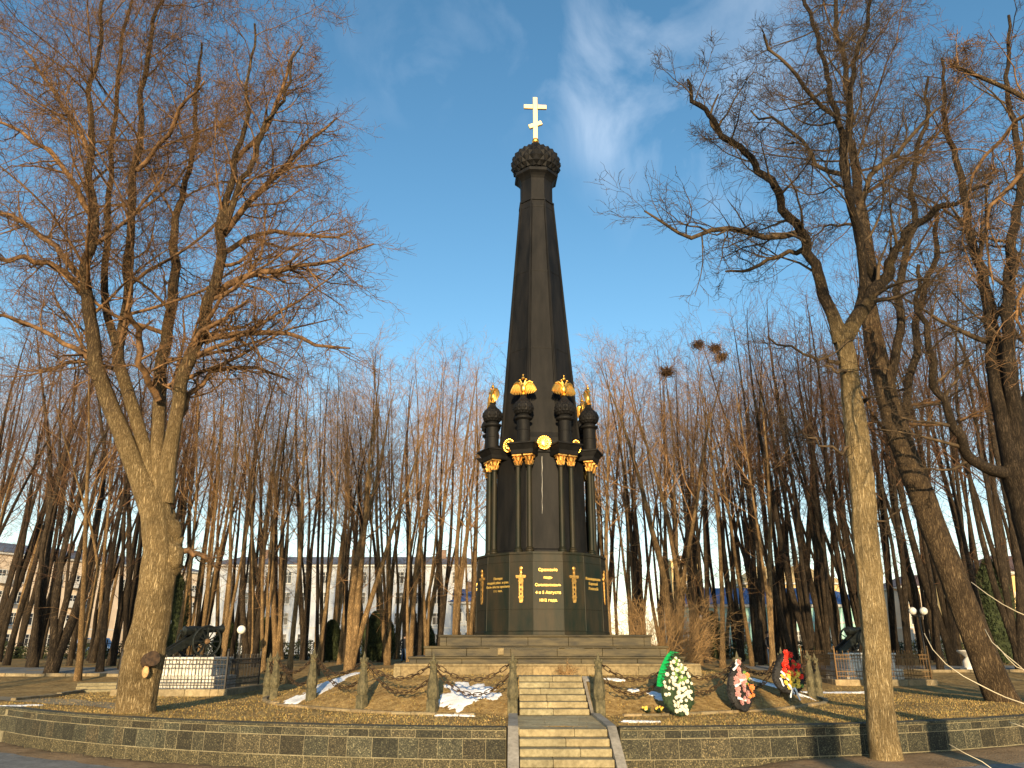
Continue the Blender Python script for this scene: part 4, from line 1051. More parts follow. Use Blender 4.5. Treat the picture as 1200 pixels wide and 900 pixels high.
# --- bushes
def bush(name,loc,n,h,w,mat,label,seed,sub=6):
    r=np.random.RandomState(seed); P=np.zeros((n,7,3)); a=r.rand(n)*6.28; rr=np.sqrt(r.rand(n))
    P[:,0]=np.stack([np.cos(a)*rr*w*.22,np.sin(a)*rr*w*.22,np.full(n,-.1)],-1)
    d=nrm(np.stack([np.cos(a)*rr*w*.8,np.sin(a)*rr*w*.8,np.full(n,h)],-1)+.15*r.randn(n,3))
    L=(h*(.75+.4*r.rand(n)))[:,None]
    for k in range(1,7): P[:,k]=P[:,k-1]+d*L/6; d=nrm(d+.12*r.randn(n,3)+np.array([0,0,-.02]))
    Rr=.014*(1-.75*np.linspace(0,1,7))[None]*np.ones((n,1))
    B,BR=spawn(P,Rr,sub,(.25,1),R_(38),lambda L,t:L*.4,.6,5,.22,.02,r,.005,.3,.4)
    S,SR=spawn(B,BR,5,(.2,1),R_(40),lambda L,t:L*.45,.6,3,.2,.03,r,.005,.3,.5)
    V,Q=join([tubes(P,Rr,5),tubes(B,BR,4),tubes(S,SR,3)])
    root=empty(name,loc,0,label,'bush'); np_mesh('branch',V,Q,mat,root); return root
for px,Y,n,h,w,lab in ((770,31.8,70,2.7,4.2,'dense golden brown leafless bush at the corner of the obelisk steps'),(795,34.5,26,2.6,1.6,'smaller leafless bush beside the golden brown one'),
   ):
    x=(px-600)*Y/ray(px,775)[1]; bush('leafless_bush',(x,Y,float(H(x,Y))),n,h,w,M['bush'],lab,int(px))
bush('dry_weed',(1.55,23.05,1.42),26,.33,.42,M['bush'],'small dry weed tuft at the foot of the plinth above the stairs',5,3)

# rook nests
for i,(px,py,Y,lab) in enumerate(((782,436,37.5,'lowest rook nest, in the tree top over the brown bush'),(818,404,44,'small rook nest between two others in the crown'),(838,408,43,'large rook nest beside a smaller one in the crown'),(845,418,42.5,'darker rook nest just under the large one'))):
    p=U(px,py,Y); V=[];r=np.random.RandomState(i+50); n=160
    c=np.array([0,0,0.]); A=r.randn(n,3)*np.array([.17,.17,.13]); d=nrm(r.randn(n,3)*np.array([1,1,.6]))*.22
    P=np.stack([A-d,A,A+d],1); Vv,Qq=tubes(P,np.full((n,3),.014),3)
    o=np_mesh('bird_nest',Vv,Qq,M['nest']); o.location=p; tag(o,lab,'nest','rook nests in the treetops')

# ------------------------------------------------------------------ cannon enclosures
def cannon(loc,rz,label,sc_=1.0):
    root=empty('field_cannon',loc,rz,label,'cannon'); root.scale=(sc_,)*3
    # barrel along +X
    Mb=Matrix.Translation((0,0,.92))@Matrix.Rotation(R_(90-4),4,'Y')
    mb=MB(); mb.lathe([(.02,-.72),(.05,-.70),(.05,-.64),(.03,-.62),(.10,-.58),(.17,-.56),(.175,-.52),(.15,-.50),(.145,-.2),(.16,-.19),(.16,-.15),(.135,-.13),(.125,.3),(.135,.31),(.135,.35),(.115,.36),(.105,.78),(.14,.86),(.145,.92),(.12,.95),(.07,.95),(.065,.6)],20,(0,0,0),Mb)
    mb.tube([(0,-.26,.92),(0,.26,.92)],.05,10); mb.build('barrel',M['gunmetal'],root,smooth=True,auto=35)
    for s in (-1,1):
        mb=MB(); mb.prism([(.30,.62),(.30,.86),(-.15,.90),(-.40,.70),(-1.25,.16),(-1.35,.0),(-1.15,.0),(-.30,.42),(.10,.52)],s*.17-.04,s*.17+.04); mb.build('carriage_cheek',M['gunmetal'],root)
    mb=MB(); mb.tube([(.05,-.62,.52),(.05,.62,.52)],.05,10); mb.box(-.06,.16,-.5,.5,.44,.56); mb.box(-1.3,-1.1,-.14,.14,.03,.12); mb.box(-.55,-.45,-.14,.14,.36,.46); mb.build('axle',M['gunmetal'],root)
    w0=None
    for s in (-1,1):
        wl=MB(); R=.52
        pts=[(R*math.cos(2*math.pi*i/28),0,R*math.sin(2*math.pi*i/28)) for i in range(28)]
        wl.tube(pts,.042,8,closed=True)
        for i in range(12):
            a=2*math.pi*i/12; wl.tube([(.07*math.cos(a),0,.07*math.sin(a)),(R*.97*math.cos(a),0,R*.97*math.sin(a))],[.028,.02],6)
        o=wl.build('wheel',M['gunmetal'],root); o.location=(.05,s*.60,.53)
        hb=MB(); hb.lathe([(.08,-.1),(.10,-.04),(.10,.04),(.07,.1),(.05,.13)],12,(0,0,0),Matrix.Rotation(R_(90),4,'X')); hb.build('hub',M['bench'],o)
    return root
def enclosure(cx,cy,hs,z,rz,label_p,label_f,label_c,label_k,crz,fmat,ped_h=1.1):
    k=empty('stone_curb_platform',(cx,cy,z),0,label_k,'platform')
    mb=MB()
    for s in range(4):
        Mr=Matrix.Rotation(s*math.pi/2,4,'Z'); xx=-hs
        while xx<hs-.3:
            w=min(rng.uniform(.8,1.3),hs-.3-xx); mb.box(xx+.004,xx+w-.004,-hs,-hs+.3,-.2,.24,tinted(rng,.7,1.2),Mr,bev=.015); xx+=w
    mb.build('curb',M['curb'],k,tint=True); mb=MB(); mb.box(-hs+.3,hs-.3,-hs+.3,hs-.3,-.2,.12); mb.build('slab',M['asphalt'],k)
    p=empty('cannon_plinth',(cx,cy,z+.12),0,label_p,'plinth')
    for nm,h,z0,z1,lip in (('lower_tier',1.16,0,.50,.0),('upper_tier',.98,.50,1.02,0),('coping',1.03,1.02,1.12,0)):
        mb=MB()
        if nm=='coping': mb.box(-h,h,-h,h,z0,z1,None,None,bev=.02)
        else:
            for row in range(2):
                za=z0+(z1-z0)*row/2; zb=z0+(z1-z0)*(row+1)/2; xx=-h
                mb.box(-h+.05,h-.05,-h+.05,h-.05,za,zb)
                for s in range(4):
                    Mr=Matrix.Rotation(s*math.pi/2,4,'Z'); xx=-h
                    while xx<h-.06:
                        w=rng.uniform(.3,.5); 
                        if h-xx-w<.18: w=h-xx
                        o=rng.uniform(0,.02); mb.box(xx+.008,min(xx+w,h-.0)-.008,-h-o,-h+.2,za+.006,zb-.006,None,Mr,bev=.025); xx+=w
        mb.build(nm,M['white_stone'],p)
    cannon((cx,cy,z+1.24),crz,label_c)
    f=empty('iron_fence',(cx,cy,z+.24),0,label_f,'fence')
    h=hs-.15; posts=MB()
    for s in range(4):
        Mr=Matrix.Rotation(s*math.pi/2,4,'Z'); mb=MB()
        n=int(2*h/.115)
        for zz_ in (.12,.30,.78,.93): mb.box(-h,h,-h-.012,-h+.012,zz_-.014,zz_+.014,None,Mr)
        for i in range(1,n):
            x=-h+2*h*i/n; tp=1.10 if i%2 else .97
            mb.box(x-.009,x+.009,-h-.009,-h+.009,.02,tp,None,Mr)
            mb.box(x-.016,x+.016,-h-.006,-h+.006,tp-.06,tp-.03,None,Mr)
            if i%2==0: mb.tube([Mr@Vector((x+.057+.04*math.cos(q),-h,.855+.05*math.sin(q))) for q in np.linspace(0,6.283,9)[:-1]],.007,4,closed=True)
        mb.build('fence_panel',fmat,f)
    for s in range(4):
        Mr=Matrix.Rotation(s*math.pi/2,4,'Z'); mb=MB(); mb.box(-h-.03,-h+.03,-h-.03,-h+.03,0,1.2,None,Mr,bev=.006); mb.ball(tuple(Mr@Vector((-h,-h,1.24))),.045,8,6); mb.build('fence_post',fmat,f)
enclosure(-11.45,29.5,1.95,float(H(-11.4,28))-.02,0,'whitewashed stone block plinth carrying the cannon near the forked tree','black iron railing around the cannon beside the forked tree',
  'old black field cannon on the whitewashed plinth beside the forked tree','low stone curb platform under the railing near the forked tree',R_(48),M['fence'])
enclosure(15.0,35.0,2.05,float(H(14.5,33)),0,'whitewashed block plinth half hidden by the smooth roadside trunk','rusty iron railing partly hidden by the smooth roadside trunk',
  'black field cannon with brown hubs, partly behind the smooth roadside trunk','stone curb platform under the railing behind the roadside trunk',R_(20),M['fence_rust'])

# ------------------------------------------------------------------ lamps
def lamp(px,py,Y,double,label,grp='globe lamps along the park paths'):
    x,_,zg=U(px,py,Y); z=float(H(x,Y)); h=zg-z
    root=empty('street_lamp',(x,Y,z),0,label,'lamp',grp)
    mb=MB(); mb.lathe([(.10,0),(.10,.3),(.06,.35),(.04,.5),(.035,h-.2),(.03,h-.16)],10)
    if double: mb.tube([(-.28,0,h-.15),(-.28,0,h-.2),(0,0,h-.28),(.28,0,h-.2),(.28,0,h-.15)],.022,6)
    mb.build('pole',M['pole'],root)
    for dx in ((-.28,.28) if double else (0,)):
        g=MB(); g.ball((dx,0,h),.19,16,12); g.build('globe',M['globe'],root,smooth=True)
        if not double:
            t=MB(); t.lathe([(.05,h+.17),(.06,h+.2),(.02,h+.26)],8); t.build('cap',M['pole'],root)
lamp(195,729,33,False,'single globe lamp right behind the forked tree trunk')
lamp(283,738,36,False,'single globe lamp between the cannon and the first chain posts')
lamp(432,737,60,False,'distant globe lamp in front of the white apartment block')
lamp(1076,716,41,True,'double globe lamp past the smooth roadside trunk')
lamp(497,748,62,False,'distant globe lamp near the obelisk steps on the white block side')
lamp(823,724,52,False,'distant globe lamp above the white flower wreath')
# urn
x,y,z=U(1137,786,40); z=float(H(x,y))
r0=empty('stone_urn',(x,y,z),0,'white goblet shaped stone urn on the lawn beyond the leaning trunk','urn')
mb=MB(); mb.box(-.3,.3,-.3,.3,0,.12,bev=.01); mb.lathe([(.26,.12),(.26,.42),(.20,.5),(.12,.56),(.14,.62)],20); mb.build('foot',M['urn'],r0,smooth=True,auto=40)
mb=MB(); mb.lathe([(.14,.62),(.20,.68),(.36,.80),(.44,.88),(.44,.93),(.36,.92),(.3,.84)],24); mb.build('bowl',M['urn'],r0,smooth=True,auto=40)

# ------------------------------------------------------------------ wreaths
def flower_mesh(r=.05,seed=0):
    mb=MB(); rr=random.Random(seed)
    for ring,(n,el,ln) in enumerate(((7,.25,1.0),(6,.7,.85),(4,1.15,.6))):
        for i in range(n):
            a=2*math.pi*(i+.5*ring)/n; d=Vector((math.cos(a)*math.cos(el),-math.sin(el),math.sin(a)*math.cos(el)))
            t=Vector((-math.sin(a),0,math.cos(a)))
            p0=Vector((0,0,0)); p1=p0+d*r*.6*ln+t*r*.34; p2=p0+d*r*ln; p3=p0+d*r*.6*ln-t*r*.34
            mb.add([p0,p1,p2,p3],[(0,1,2,3)])
    mb.ball((0,-r*.3,0),r*.35,6,5)
    return mb
def teardrop(t,h,w):  # outline param 0..1 bottom tip to top
    s=t; return w*.5*math.sin(math.pi*min(1,s**.75))**.75
def wreath(loc,rz,tilt,h,w,backmat,spec,label,extra=None,seed=1):
    root=empty('memorial_wreath',loc,rz,label,'wreath','wreaths leaning on the chain posts'); root.rotation_euler=(tilt,0,rz)
    rr=random.Random(seed); mb=MB()
    n=16
    rings=[]
    for yoff,sc_ in ((.03,.9),(0,1.0),(-.05,.9),(-.09,.6)):
        pts=[]
        for i in range(n):
            t=i/(n-1); pts.append((-teardrop(t,h,w)*sc_,yoff,.03+h*t*.98))
        for i in range(n-2,0,-1):
            t=i/(n-1); pts.append((teardrop(t,h,w)*sc_,yoff,.03+h*t*.98))
        rings.append(pts)
    mb.ring_stack(rings)
    for i in range(650): # needle sprigs
        t=rr.random(); side=rr.uniform(-1,1); x=side*teardrop(t,h,w)*1.0; z=.03+h*t
        d=Vector((side*.7+rr.uniform(-.5,.5),-rr.random()*.9,rr.uniform(-.6,.6))).normalized()*rr.uniform(.06,.13)
        p=Vector((x,-.05,z)); q=Vector((rr.uniform(-1,1),0,rr.uniform(-1,1))).normalized()*.012
        mb.add([p-q,p+q,p+d],[(0,1,2)])
    for x in (-.12,.12): mb.tube([(x,.05,.3),(x*1.5,.35,0)],.012,5)
    mb.build('backing',backmat,root)
    fm={}
    for (kind,mat,nf,area,size) in spec:
        pl=[]
        tries=0
        while len(pl)<nf and tries<3000:
            tries+=1; t0,t1,s0,s1=area; t=rr.uniform(t0,t1); s=rr.uniform(s0,s1); x=s*teardrop(t,h,w)*.92; z=.03+h*t
            if all((x-a)**2+(z-b)**2>(size*1.25)**2 for a,b in pl): pl.append((x,z))
        for (x,z) in pl:
            if (kind,mat) not in fm:
                o=flower_mesh(size,1).build(kind,M[mat],root); fm[(kind,mat)]=o
            else: o=fm[(kind,mat)].copy(); link(o); o.parent=root
            o.location=(x,-.13+abs(x)*.12,z); o.rotation_euler=(rr.uniform(-.4,.4),rr.uniform(0,6.2),rr.uniform(-.5,.5)); k=rr.uniform(.8,1.25); o.scale=(k,k,k)
    if extra: extra(root,rr)
    return root
def green_rib(root,rr):
    mb=MB(); pts=[]; h,w=1.42,.84
    for i in range(22):
        t=.45+.55*i/21; pts.append((-teardrop(t,h,w)*1.02,.03+h*t*1.0))
    pts+= [(.02,1.47),(.08,1.44)]
    vs=[];fs=[]
    for i,(x,z) in enumerate(pts):
        f=.03*(1 if i%2 else -1); vs+= [(x-.07+f*.3,.02+f,z+.03),(x+.06,-.06-f,z)]
        vs+= [(x-.07+f*.3,.035+f,z+.03),(x+.06,-.045-f,z)]
    for i in range(len(pts)-1):
        o=4*i; fs+=[(o,o+1,o+5,o+4),(o+2,o+6,o+7,o+3),(o,o+4,o+6,o+2),(o+1,o+3,o+7,o+5)]
    mb.add(vs,fs); mb.build('ribbon',M['ribbon_green'],root)
x,y,_=U(797,830,19.55)
wreath((x,y,float(H(x,y))-.03),R_(10),R_(-9),1.42,.84,M['leafgreen'],[('flower','f_white',62,(.03,.93,-.92,.95),.052),('leaf','f_leaf',16,(.5,.9,-.2,.6),.045)],'tall teardrop wreath packed with white flowers and edged by a green ribbon',green_rib,3)
def white_rib(zs):
    def f(root,rr):
        for (x,z,a,L) in zs:
            mb=MB(); M4=Matrix.Translation((x,-.14,z))@Matrix.Rotation(a,4,'Y'); n=6; vs=[];fs=[]
            for i in range(n+1):
                u=i/n; yy=-.02*math.sin(u*6)-.02; vs+=[(u*L,yy,-.028*(1-.3*u)),(u*L,yy,.028*(1-.3*u)),(u*L,yy+.006,-.028*(1-.3*u)),(u*L,yy+.006,.028*(1-.3*u))]
            for i in range(n):
                o=4*i; fs+=[(o,o+1,o+5,o+4),(o+2,o+6,o+7,o+3),(o,o+4,o+6,o+2),(o+1,o+3,o+7,o+5)]
            mb.add([M4@Vector(v) for v in vs],fs); mb.build('ribbon',M['ribbon_white'],root)
    return f
x,y,_=U(870,824,20.6)
wreath((x,y,float(H(x,y))-.02),R_(20),R_(-8),1.20,.74,M['blackleaf'],[('flower','f_pink',16,(.15,.97,-.45,.40),.085),('flower','f_orange',7,(.25,.75,.5,.95),.07),('leaf','f_leaf',7,(.4,.8,.3,.9),.045)],'narrow black wreath with pink and orange flowers on its side',
  white_rib([(-.2,1.0,R_(-35),.24),(-.05,.75,R_(-10),.2),(-.22,.62,R_(-20),.22),(-.2,.35,R_(15),.25),(-.1,1.13,R_(-60),.14)]),4)
x,y,_=U(929,812,22.3)
wreath((x-.05,y,float(H(x,y))+.25),R_(6),R_(-8),1.10,.92,M['blackleaf'],[('flower','f_red',26,(.42,.98,-.4,.9),.09),('flower','f_yellow',12,(.15,.5,-.4,.6),.08),('leaf','f_leaf',8,(.2,.9,-.1,.9),.05)],'round dark wreath with a cluster of red flowers above yellow ones',
  white_rib([(-.25,.62,R_(50),.3),(-.1,.30,R_(60),.28),(.0,.2,R_(110),.26),(-.3,.45,R_(70),.22),(.05,.22,R_(70),.35)]),5)
def bouquet(px,py,Y,c2,label,seed):
    x,y,_=U(px,py,Y); z=float(H(x,y)); root=empty('flower_bouquet',(x,y,z+.05),0,label,'bouquet','small bouquets on the mound')
    rr=random.Random(seed); mb=MB()
    for i in range(60):
        d=Vector((rr.uniform(-1,1),rr.uniform(-1,1),rr.uniform(-.1,.8))).normalized()*.17; q=Vector((rr.uniform(-1,1),rr.uniform(-1,1),0)).normalized()*.02
        mb.add([-q,q,d],[(0,1,2)])
    mb.build('leaves',M['leafgreen'],root)
    f=None
    for i in range(7):
        o=flower_mesh(.03,i).build('flower',M['f_yellow' if i%3 else c2],root) if i<3 else f.copy()
        if i>=3: link(o); o.parent=root
        if i==1: f=o
        o.location=(rr.uniform(-.13,.13),rr.uniform(-.1,.03),rr.uniform(.05,.14)); o.rotation_euler=(rr.uniform(-.8,.3),rr.random()*6,0)
bouquet(758,825,19.9,'f_white','small bunch of yellow flowers lying nearer the stairs',1)
bouquet(772,824,19.95,'f_red','small bunch with red and yellow flowers lying nearer the white wreath',2)

# ------------------------------------------------------------------ thujas, person
def thuja(px,Y,h,w,label,seed):
    x=(px-600)*Y/ray(px,775)[1]; z=float(H(x,Y)); r=np.random.RandomState(seed)
    root=empty('thuja',(x,Y,z),0,label,'shrub','thujas before the houses')
    n=5000; t=r.rand(n)**.8; a=r.rand(n)*6.28; rad=w*.5*np.sin(np.pi*np.clip(t*.85+.15,0,1))**.6*(.75+.3*r.rand(n)+.08*np.sin(a*3+t*9))
    P=np.stack([np.cos(a)*rad,np.sin(a)*rad,.05+h*t],-1); d=nrm(np.stack([np.cos(a)*.5,np.sin(a)*.5,np.ones(n)],-1)+.3*r.randn(n,3))*.16; q=nrm(np.cross(d,r.randn(n,3)))*.035
    V=np.stack([P-q,P+q,P+d],1).reshape(-1,3); np_mesh('foliage',V,np.arange(3*n).reshape(-1,3),M['thuja'],root,smooth=False)
    mb=MB(); mb.tube([(0,0,-.1),(0,0,h*.8)],[.07,.02],6)
    mb.lathe([(w*.2,.1),(w*.40,h*.3),(w*.36,h*.6),(w*.12,h*.92)],10); mb.build('trunk',M['thuja'],root)
for px,Y,h,w,l in ((262,58,2.6,1.6,'dark clipped thuja just past the cannon, before the white block'),(308,60,3.0,1.7,'dark thuja between the two globe lamps and first posts'),(386,57,2.7,1.5,'dark thuja standing left of the pair before the white block'),(437,56,3.2,1.4,'taller thuja of the close pair before the white block'),(450,57,2.9,1.4,'shorter thuja of the close pair before the white block'),
  (497,60,2.6,1.5,'dark thuja near the obelisk steps before the white block'),(196,50,5.2,1.7,'tall dark thuja column behind the lamp by the forked tree'),(838,60,3.4,1.5,'dark thuja before the turquoise house wall, above white wreath'),(1180,48,6.0,2.2,'tall dark thuja beyond the leaning trunk')):
    thuja(px,Y,h,w,l,px)
def person(px,Y,label,face=0):
    x=(px-600)*Y/ray(px,775)[1]; z=float(H(x,Y))
    J=[('pelvis',(0,0,.95),.15),('waist',(0,0,1.12),.14),('chest',(0,0,1.33),.17),('neck',(0,0,1.52),.065),('head',(0,-.01,1.64),.10),('crown',(0,-.01,1.75),.085),
     ('hl',(-.10,0,.90),.11),('kl',(-.12,-.02,.50),.075),('al',(-.13,.02,.09),.05),('tl',(-.14,-.15,.04),.045),
     ('hr',(.10,0,.90),.11),('kr',(.13,-.05,.50),.075),('ar',(.14,.0,.09),.05),('tr',(.15,-.17,.04),.045),
     ('sl',(-.20,0,1.43),.075),('el',(-.27,.03,1.15),.055),('wl',(-.25,-.08,.92),.035),('fl',(-.24,-.10,.84),.035),
     ('sr',(.20,0,1.43),.075),('er',(.27,.03,1.15),.055),('wr',(.25,-.08,.92),.035),('fr',(.24,-.10,.84),.035)]
    ix={j[0]:i for i,j in enumerate(J)}
    E=[('pelvis','waist'),('waist','chest'),('chest','neck'),('neck','head'),('head','crown'),('pelvis','hl'),('hl','kl'),('kl','al'),('al','tl'),('pelvis','hr'),('hr','kr'),('kr','ar'),('ar','tr'),
       ('chest','sl'),('sl','el'),('el','wl'),('wl','fl'),('chest','sr'),('sr','er'),('er','wr'),('wr','fr')]
    me=bpy.data.meshes.new('person'); me.from_pydata([j[1] for j in J],[(ix[a],ix[b]) for a,b in E],[])
    o=bpy.data.objects.new('person',me); link(o)
    sk=o.modifiers.new('s','SKIN'); sk.use_smooth_shade=True
    for i,j in enumerate(J): me.skin_vertices[0].data[i].radius=(j[2],j[2]*.8); me.skin_vertices[0].data[i].use_root=(i==0)
    ss=o.modifiers.new('d','SUBSURF'); ss.levels=2; ss.render_levels=2
    bpy.context.view_layer.update()
    m2=bpy.data.meshes.new_from_object(o.evaluated_get(bpy.context.evaluated_depsgraph_get()))
    o.modifiers.clear(); o.data=m2; bpy.data.meshes.remove(me)
    for m in (M['jacket'],M['jeans'],M['skin'],M['tyre']): m2.materials.append(m)
    for p in m2.polygons:
        c=p.center; p.use_smooth=True
        p.material_index=2 if (c.z>1.50 or (abs(c.x)>.2 and c.z<.93)) else 0 if c.z>.86 else 3 if c.z<.10 else 1
    h=MB(); h.ball((0,.015,1.70),.115,12,8,(.95,1,.95)); ho=h.build('hair',M['hair'],o,smooth=True)
    ho.location=(0,.02,.015)
    o.location=(x,Y,z); o.rotation_euler=(0,0,face); tag(o,label,'person'); return o
person(903,46,'person in a dark jacket and blue jeans walking behind the red wreath',R_(40))
person(473,54,'small person in dark clothes standing among trees before the white block',R_(170))

# ------------------------------------------------------------------ buildings
def building(name,x0,x1,y0,dp,z1,wall,roof,label,cols,rows,rz=0,roofh=2,ww=1.15,wh=1.7,piv=None,z0=1.0,winz=None,hip=True,balc=False,storey=3.2,cornice=True):
    px,py=(x0,y0); L=x1-x0
    root=empty(name,(px,py,z0),rz,label,'building')
    hgt=z1-z0
    mb=MB(); mb.box(0,L,0,dp,-.5,hgt); mb.box(-.06,L+.06,-.06,dp+.06,-.5,.9); w=mb.build('wall',wall,root)
    if cornice:
        c=MB(); c.box(-.4,L+.4,-.4,dp+.4,hgt-.35,hgt+.02,bev=.1); c.box(-.08,L+.08,-.08,dp+.08,storey+.9,storey+1.1); c.build('cornice',M['frame'],root)
    r=MB(); e=.5
    rr=[(-e,-e,hgt+.03),(L+e,-e,hgt+.03),(L+e,dp+e,hgt+.03),(-e,dp+e,hgt+.03)]
    i=min(dp/2,4)*.9
    if hip: tt=[(i,dp/2-.3,hgt+roofh),(L-i,dp/2-.3,hgt+roofh),(L-i,dp/2+.3,hgt+roofh),(i,dp/2+.3,hgt+roofh)]
    else: tt=[(-e,dp/2-.1,hgt+roofh),(L+e,dp/2-.1,hgt+roofh),(L+e,dp/2+.1,hgt+roofh),(-e,dp/2+.1,hgt+roofh)]
    r.ring_stack([rr,tt]); ro=r.build('roof',roof,root)
    for k in range(max(1,int(L/14))):
        ch=MB(); cx=L*(k+.5)/max(1,int(L/14)); ch.box(cx,cx+.9,dp*.35,dp*.35+.7,hgt+roofh*.3,hgt+roofh+1.0); ch.build('chimney',M['brown_roof'],ro)
    f0=None; p=L/cols
    for ri in range(rows):
        for ci in range(cols):
            if rows*cols>100 and ri*cols+ci>=100: break
            cx=p*(ci+.5); cz=1.5+storey*ri
            if cz+wh>hgt-.3: continue
            if f0 is None:
                m=MB(); q=.09
                m.box(-ww/2-q,-ww/2,-.10,.0,-q,wh+q); m.box(ww/2,ww/2+q,-.10,.0,-q,wh+q); m.box(-ww/2,ww/2,-.10,.0,wh,wh+q); m.box(-ww/2-.12,ww/2+.12,-.18,0,-q-.06,-.003)
                m.box(-.035,.035,-.07,0,0,wh); m.box(-ww/2,-.035,-.07,0,wh*.66,wh*.66+.06); m.box(.035,ww/2,-.07,0,wh*.66,wh*.66+.06)
                f0=m.build('window',M['frame'],root); g=MB(); g.box(-ww/2,ww/2,-.03,.05,0,wh); g.build('pane',M['glass'],f0); f0.location=(cx,-.003,cz)
            else:
                o=f0.copy(); link(o); o.parent=root; o.location=(cx,-.003,cz)
                gg=f0.children[0].copy(); link(gg); gg.parent=o
    if balc:
        for ri in range(1,rows):
            for ci in range(1,cols,4):
                b=MB(); cx=p*(ci+.5); cz=1.3+storey*ri; b.box(cx-1.3,cx+1.3,-1.1,-.01,cz-.15,cz); b.box(cx-1.3,cx+1.3,-1.1,-1.04,cz,cz+.95); b.build('balcony',M['frame'],root)
    return root
building('apartment_block',-50,-4.5,128,14,15.0,M['white_wall'],M['grey_roof'],'long white four storey apartment block with a grey roof behind the trees',15,4,0,2.0)
building('apartment_block',-94,-26,98,13,16.5,M['beige_wall'],M['grey_roof'],'beige and pink apartment block with balconies beyond the forked tree',22,4,R_(62),2.2,balc=True)
building('terrace_house',-19,-12,155,12,14.5,M['orange_wall'],M['brown_roof'],'narrow orange brick house between the white block and the obelisk',3,4,0,2.5)
building('low_house',-8.5,-5.0,112,8,8.3,M['white_wall'],M['blue_roof'],'small pale house with a blue roof right beside the obelisk pedestal',2,2,0,2.0)
building('turquoise_house',19.0,42,92,11,6.9,M['teal_wall'],M['blue_roof'],'turquoise two storey house with a blue metal roof behind the wreaths',11,2,0,2.2,ww=.9,wh=1.4,storey=2.9)
building('ochre_house',39,55,132,12,12.5,M['yellow_wall'],M['yellow_wall'],'sunlit ochre house with a gabled top rising behind the turquoise house',6,4,0,3.2)
building('tower_block',37.5,44,185,14,22,M['yellow_wall'],M['grey_roof'],'tall narrow sunlit tower block seen above the brown bush',3,6,0,.5)
building('yellow_house',50,74,80,10,9.5,M['yellow_wall'],M['brown_roof'],'yellow house glimpsed past the leaning trunk at the picture edge',9,2,R_(12),2.2)
building('apartment_block',62,96,126,12,11.5,M['beige_wall'],M['brown_roof'],'long low beige block seen between the double globe lamp and leaning trunk',14,3,0,2.2)
# park perimeter hedge / fence: dark iron fence before the houses
for (xa,xb,Y,lab) in ((-62,-4,76,'long dark park fence in front of the white block'),(14,62,74,'long dark park fence in front of the turquoise house')):
    z=float(H(xa,Y)); f=empty('park_fence',(xa,Y,z),0,lab,'fence'); L=xb-xa
    mb=MB(); mb.box(0,L,-.02,.02,.2,.26); mb.box(0,L,-.02,.02,1.3,1.36)
    for i in range(int(L/.22)): mb.box(i*.22,i*.22+.03,-.015,.015,.05,1.55)
    mb.build('fence_panel',M['fence'],f)
    mb=MB()
    for i in range(int(L/3)+1): mb.box(i*3-.05,i*3+.05,.03,.13,0,1.7)
    mb.build('fence_post',M['fence'],f)
def hedge(xa,xb,Y,h,lab,seed):
    r=np.random.RandomState(seed); n=int((xb-xa)*420); X=r.uniform(xa,xb,n); t=r.rand(n); hh=h*(1+.2*np.sin(X*.9)+.12*np.sin(X*2.3)); Yv=Y+r.uniform(-.6,.6,n); Z=H(X,Yv)+hh*t
    P=np.stack([X,Yv,Z],-1); d=nrm(r.randn(n,3))*.16; q=nrm(r.randn(n,3))*.07
    V=np.stack([P-q,P+q,P+d],1).reshape(-1,3); tag(np_mesh('hedge',V,np.arange(3*n).reshape(-1,3),M['thuja'],smooth=False),lab,'hedge',kind='stuff')
hedge(-70,-5,73,1.3,'dark low hedge before the white block',1); hedge(12,66,71,1.5,'dark low hedge before the turquoise house',2)
# curbs and path in the far left ground
def strip(name,pts,w,mat,h0,h1,label=None):
    mb=MB()
    for (a,b) in zip(pts,pts[1:]):
        a=Vector((a[0],a[1],0)); b=Vector((b[0],b[1],0)); n=max(1,int((b-a).length/.9)); t=(b-a).normalized()
        for i in range(n):
            p=a.lerp(b,i/n); q=a.lerp(b,(i+1)/n); c=(p+q)/2; ln=(q-p).length
            M4=Matrix(((t.x,-t.y,0,p.x),(t.y,t.x,0,p.y),(0,0,1,float(H(c.x,c.y))),(0,0,0,1)))
            mb.box(.01,ln-.01,-w/2,w/2,h0,h1+random.uniform(-.01,.01),tinted(rng,.8,1.1),M4,bev=.015)
    o=mb.build(name,mat,tint=True); return tag(o,label,'curb') if label else o
strip('path_curb',[U(15,820,25)[:2],U(70,808,27.5)[:2],U(130,792,33)[:2]],.16,M['curb'],-.1,.10,'curb edging the side path beyond the forked tree')
strip('path_curb',[(-34,37.5),(-14.5,36.8)],.18,M['curb'],-.1,.12,'curb along the cross path before the beige block')
strip('path_curb',[(12.5,38.8),(34,39.5)],.18,M['curb'],-.1,.12,'curb along the path beyond the leaning trunk')
def path(xa,xb,ya,yb,name,mat):
    xs=np.linspace(xa,xb,60); ys=np.linspace(ya,yb,10); X,Y=np.meshgrid(xs,ys); tag(grid_obj(name,X,Y,H(X,Y)+.015,mat),kind='structure')
path(-45,-14,38,42,'park_path',M['asphalt']); path(12,46,40,44,'park_path',M['asphalt']); path(-90,90,80,90,'street_road',M['asphalt'])
# side path left: trodden band
xs=np.linspace(-22,-9.6,40); ys=np.linspace(0,1,8); X,T_=np.meshgrid(xs,ys); Yp=wallY(X)+1.7+T_*1.5+.1*wob(X,T_,2); tag(grid_obj('trodden_path',X,Yp,H(X,Yp)+.012,M['path']),kind='structure')
